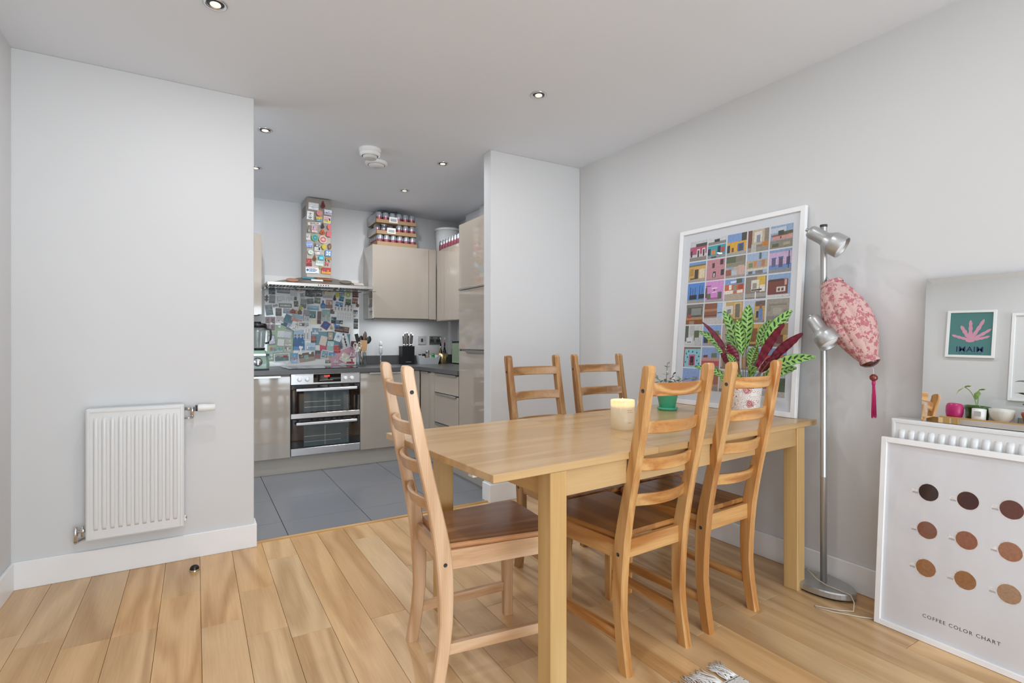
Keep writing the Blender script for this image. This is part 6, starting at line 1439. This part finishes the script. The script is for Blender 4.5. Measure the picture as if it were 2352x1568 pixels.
for tip, bend in (((.02, .075, .235), .05), ((.0, .0, .22), .02)):
    a = Vector((0, 0, .078)); e = Vector(tip); c_ = Vector((tip[0]*.2, tip[1]*.3, tip[2]*.9))
    path = [a.lerp(c_, t_).lerp(c_.lerp(e, t_), t_) for t_ in [q/8 for q in range(9)]]
    MB().tube(path, .003, 6).build('stem', M_cut, gv)
    lm = MB(); small_leaf(lm, path[-1], (.1, bend*8-.1, -.35), .075, .026); lm.build('leaf', M_cut, gv, fix=False)
    lm = MB(); small_leaf(lm, path[-1], (.3, -.5, .15), .055, .018); lm.build('leaf', M_cut, gv, fix=False)
wc = thing('white_candle', 'white jar candle with printed label on the console table', 'candle', (-.475, 1.385, SZ))
MB().lathe([(.030, 0), (.033, .003), (.034, .066), (.031, .066), (.030, .060), (0, .060)], 28, cap=False).build('jar_body', M_white, wc)
bx('label', (.0335, -.016, .018), (.0345, .016, .048), pm('grey_label', 'b5b5b0', .6), wc, 0)
wb = thing('ribbed_bowl', 'white ribbed ceramic bowl on the console table', 'bowl', (-.52, 1.262, SZ))
MB().lathe([(.036, 0), (.04, .006), (.058, .03), (.064, .06), (.065, .085), (.061, .085), (.058, .06), (.05, .03), (0, .015)], 48, cap=False, wob=lambda a, z: 1+.02*math.cos(a*20)).build('bowl_body', pm('white_ceramic', 'd9d6cf', .4), wb)
dv = thing('dark_vase', 'dark plum vase half hidden behind the ribbed bowl', 'vase', (-.645, 1.275, SZ))
MB().lathe([(.032, 0), (.036, .01), (.040, .06), (.034, .09), (.030, .09), (0, .08)], 24, cap=False).build('vase_body', pm('plum_glaze', '3a2420', .3), dv)
lm = MB(); [small_leaf(lm, (0, 0, .088), (math.cos(q), math.sin(q), .45), .05, .014) for q in (0, 1.2, 2.5, 3.8, 5.0)]
lm.build('foliage', M_cut, dv, fix=False)
tr = thing('terracotta_pot', 'terracotta pot with glossy dark leaves on the console table', 'potted plant', (-.53, 1.075, SZ))
MB().lathe([(.045, 0), (.05, .005), (.064, .055), (.067, .06), (.067, .075), (.061, .075), (0, .065)], 30, cap=False).build('pot', pm('terracotta', 'a85f3a', .7, var=.1), tr)
M_gd = pm('glossy_dark_leaf', '24502c', .3, var=.2)
for q in range(9):
    lm = MB(); an = q*2.4; hgt = .10+.028*q
    st = MB().tube([(0, 0, .066), (.02*math.cos(an), .02*math.sin(an), hgt*.7), (.03*math.cos(an), .03*math.sin(an), hgt)], .002, 5).build('stem', M_cut, tr)
    small_leaf(lm, (.03*math.cos(an), .03*math.sin(an), hgt), (math.cos(an), math.sin(an), .15), .085, .024); lm.build('leaf', M_gd, st, fix=False)
gb2 = thing('grey_box', 'small grey framed card standing on the console table', 'photo frame', (-.665, 1.16, SZ))
bx('frame', (0, -.035, 0), (.012, .035, .06), pm('pewter', '8a8f8d', .4), gb2, .002); bx('picture', (.012, -.028, .008), (.0125, .028, .052), pm('pewter_print', 'a5aaa8', .5, var=.3, scale=40), gb2, 0)
for o_, k_ in ((pk, 1.38), (gv, 1.12), (wc, 1.3), (wb, 1.18), (tr, 1.2)): o_.scale = (k_, k_, k_)
# framed prints on the left wall
mp = thing('framed_print', 'white framed teal print with pink fronds and city name on the left wall', 'picture frame', (XL+.0005, 1.518, 1.556), rot=(0, 0, PI/2))
w, h, fb = .318, .402, .020
m_ = MB(); m_.box((-w/2, -.022, 0), (-w/2+fb, 0, h), 0, .001); m_.box((w/2-fb, -.022, 0), (w/2, 0, h), 0, .001); m_.box((-w/2+fb, -.022, 0), (w/2-fb, 0, fb), 0, .001); m_.box((-w/2+fb, -.022, h-fb), (w/2-fb, 0, h), 0, .001)
m_.build('frame_moulding', M_trim, mp, fix=False)
bx('print_sheet', (-w/2+fb, -.012, fb), (w/2-fb, -.008, h-fb), pm('teal_print', '4f8280', .5, var=.03), mp, 0)
M_pk = pm('pink_print', 'd59ab0', .5, var=.03)
fr_ = MB()
for an, ll, ww in ((168, .125, .016), (122, .125, .020), (92, .150, .018), (62, .175, .018), (30, .150, .017), (8, .125, .015)):
    a = math.radians(180-an); d_ = Vector((math.cos(a), 0, math.sin(a))); n_ = Vector((-d_.z, 0, d_.x)); o_ = Vector((0.0, -.0125, .150)); pts = []
    cv = .25*math.cos(a)
    prof_ = [(0, .5), (.2, .75), (.35, 1.15), (.48, .85), (.6, 1.2), (.72, .8), (.85, 1.0), (.95, .6), (1, .1)]
    for t_, k_ in prof_: pts.append(o_ + d_*ll*t_ + n_*ww*k_*.75 + Vector((0, 0, ll*.12*t_*t_)))
    for t_, k_ in prof_[::-1]: pts.append(o_ + d_*ll*t_ - n_*ww*k_*.6 + Vector((0, 0, ll*.12*t_*t_)))
    pts = [Vector((max(-w/2+fb+.004, min(w/2-fb-.004, p.x)), p.y, p.z)) for p in pts]
    pts = [p - Vector((0, .00006*(1+int(an/20)), 0)) for p in pts]; fr_.add(pts, [list(range(len(pts)))])
fr_.add([(x, -.0130, z) for x, z in ((-.025, .135), (0, .128), (.025, .135), (.035, .155), (.015, .172), (-.015, .172), (-.035, .155))], [list(range(7))])
fr_.build('frond_print', M_pk, mp, fix=False)
text('city_lettering', 'MIAMI', .064, pm('navy_ink', '1a2a5e', .5), mp, Matrix.Translation((0, -.0125, .068)) @ Matrix.Rotation(PI/2, 4, 'X'), .0007, .0002, 'CENTER', 1.0, 1.05)
m_ = MB()
for q in range(9): m_.box((-.075+q*.017, -.0126, .036), (-.064+q*.017, -.0122, .039))
m_.build('small_print_line', D.materials['navy_ink'], mp, fix=False)
f2 = thing('framed_print', 'larger plain white framed print on the left wall', 'picture frame', (XL+.0005, .985, 1.224), rot=(0, 0, PI/2))
w, h = .56, .70
m_ = MB(); m_.box((-w/2, -.026, 0), (-w/2+fb, 0, h), 0, .001); m_.box((w/2-fb, -.026, 0), (w/2, 0, h), 0, .001); m_.box((-w/2+fb, -.026, 0), (w/2-fb, 0, fb), 0, .001); m_.box((-w/2+fb, -.026, h-fb), (w/2-fb, 0, h), 0, .001)
m_.build('frame_moulding', M_trim, f2, fix=False)
bx('print_sheet', (-w/2+fb, -.010, fb), (w/2-fb, -.006, h-fb), pm('off_white_print', 'dcdcdc', .5), f2, 0)
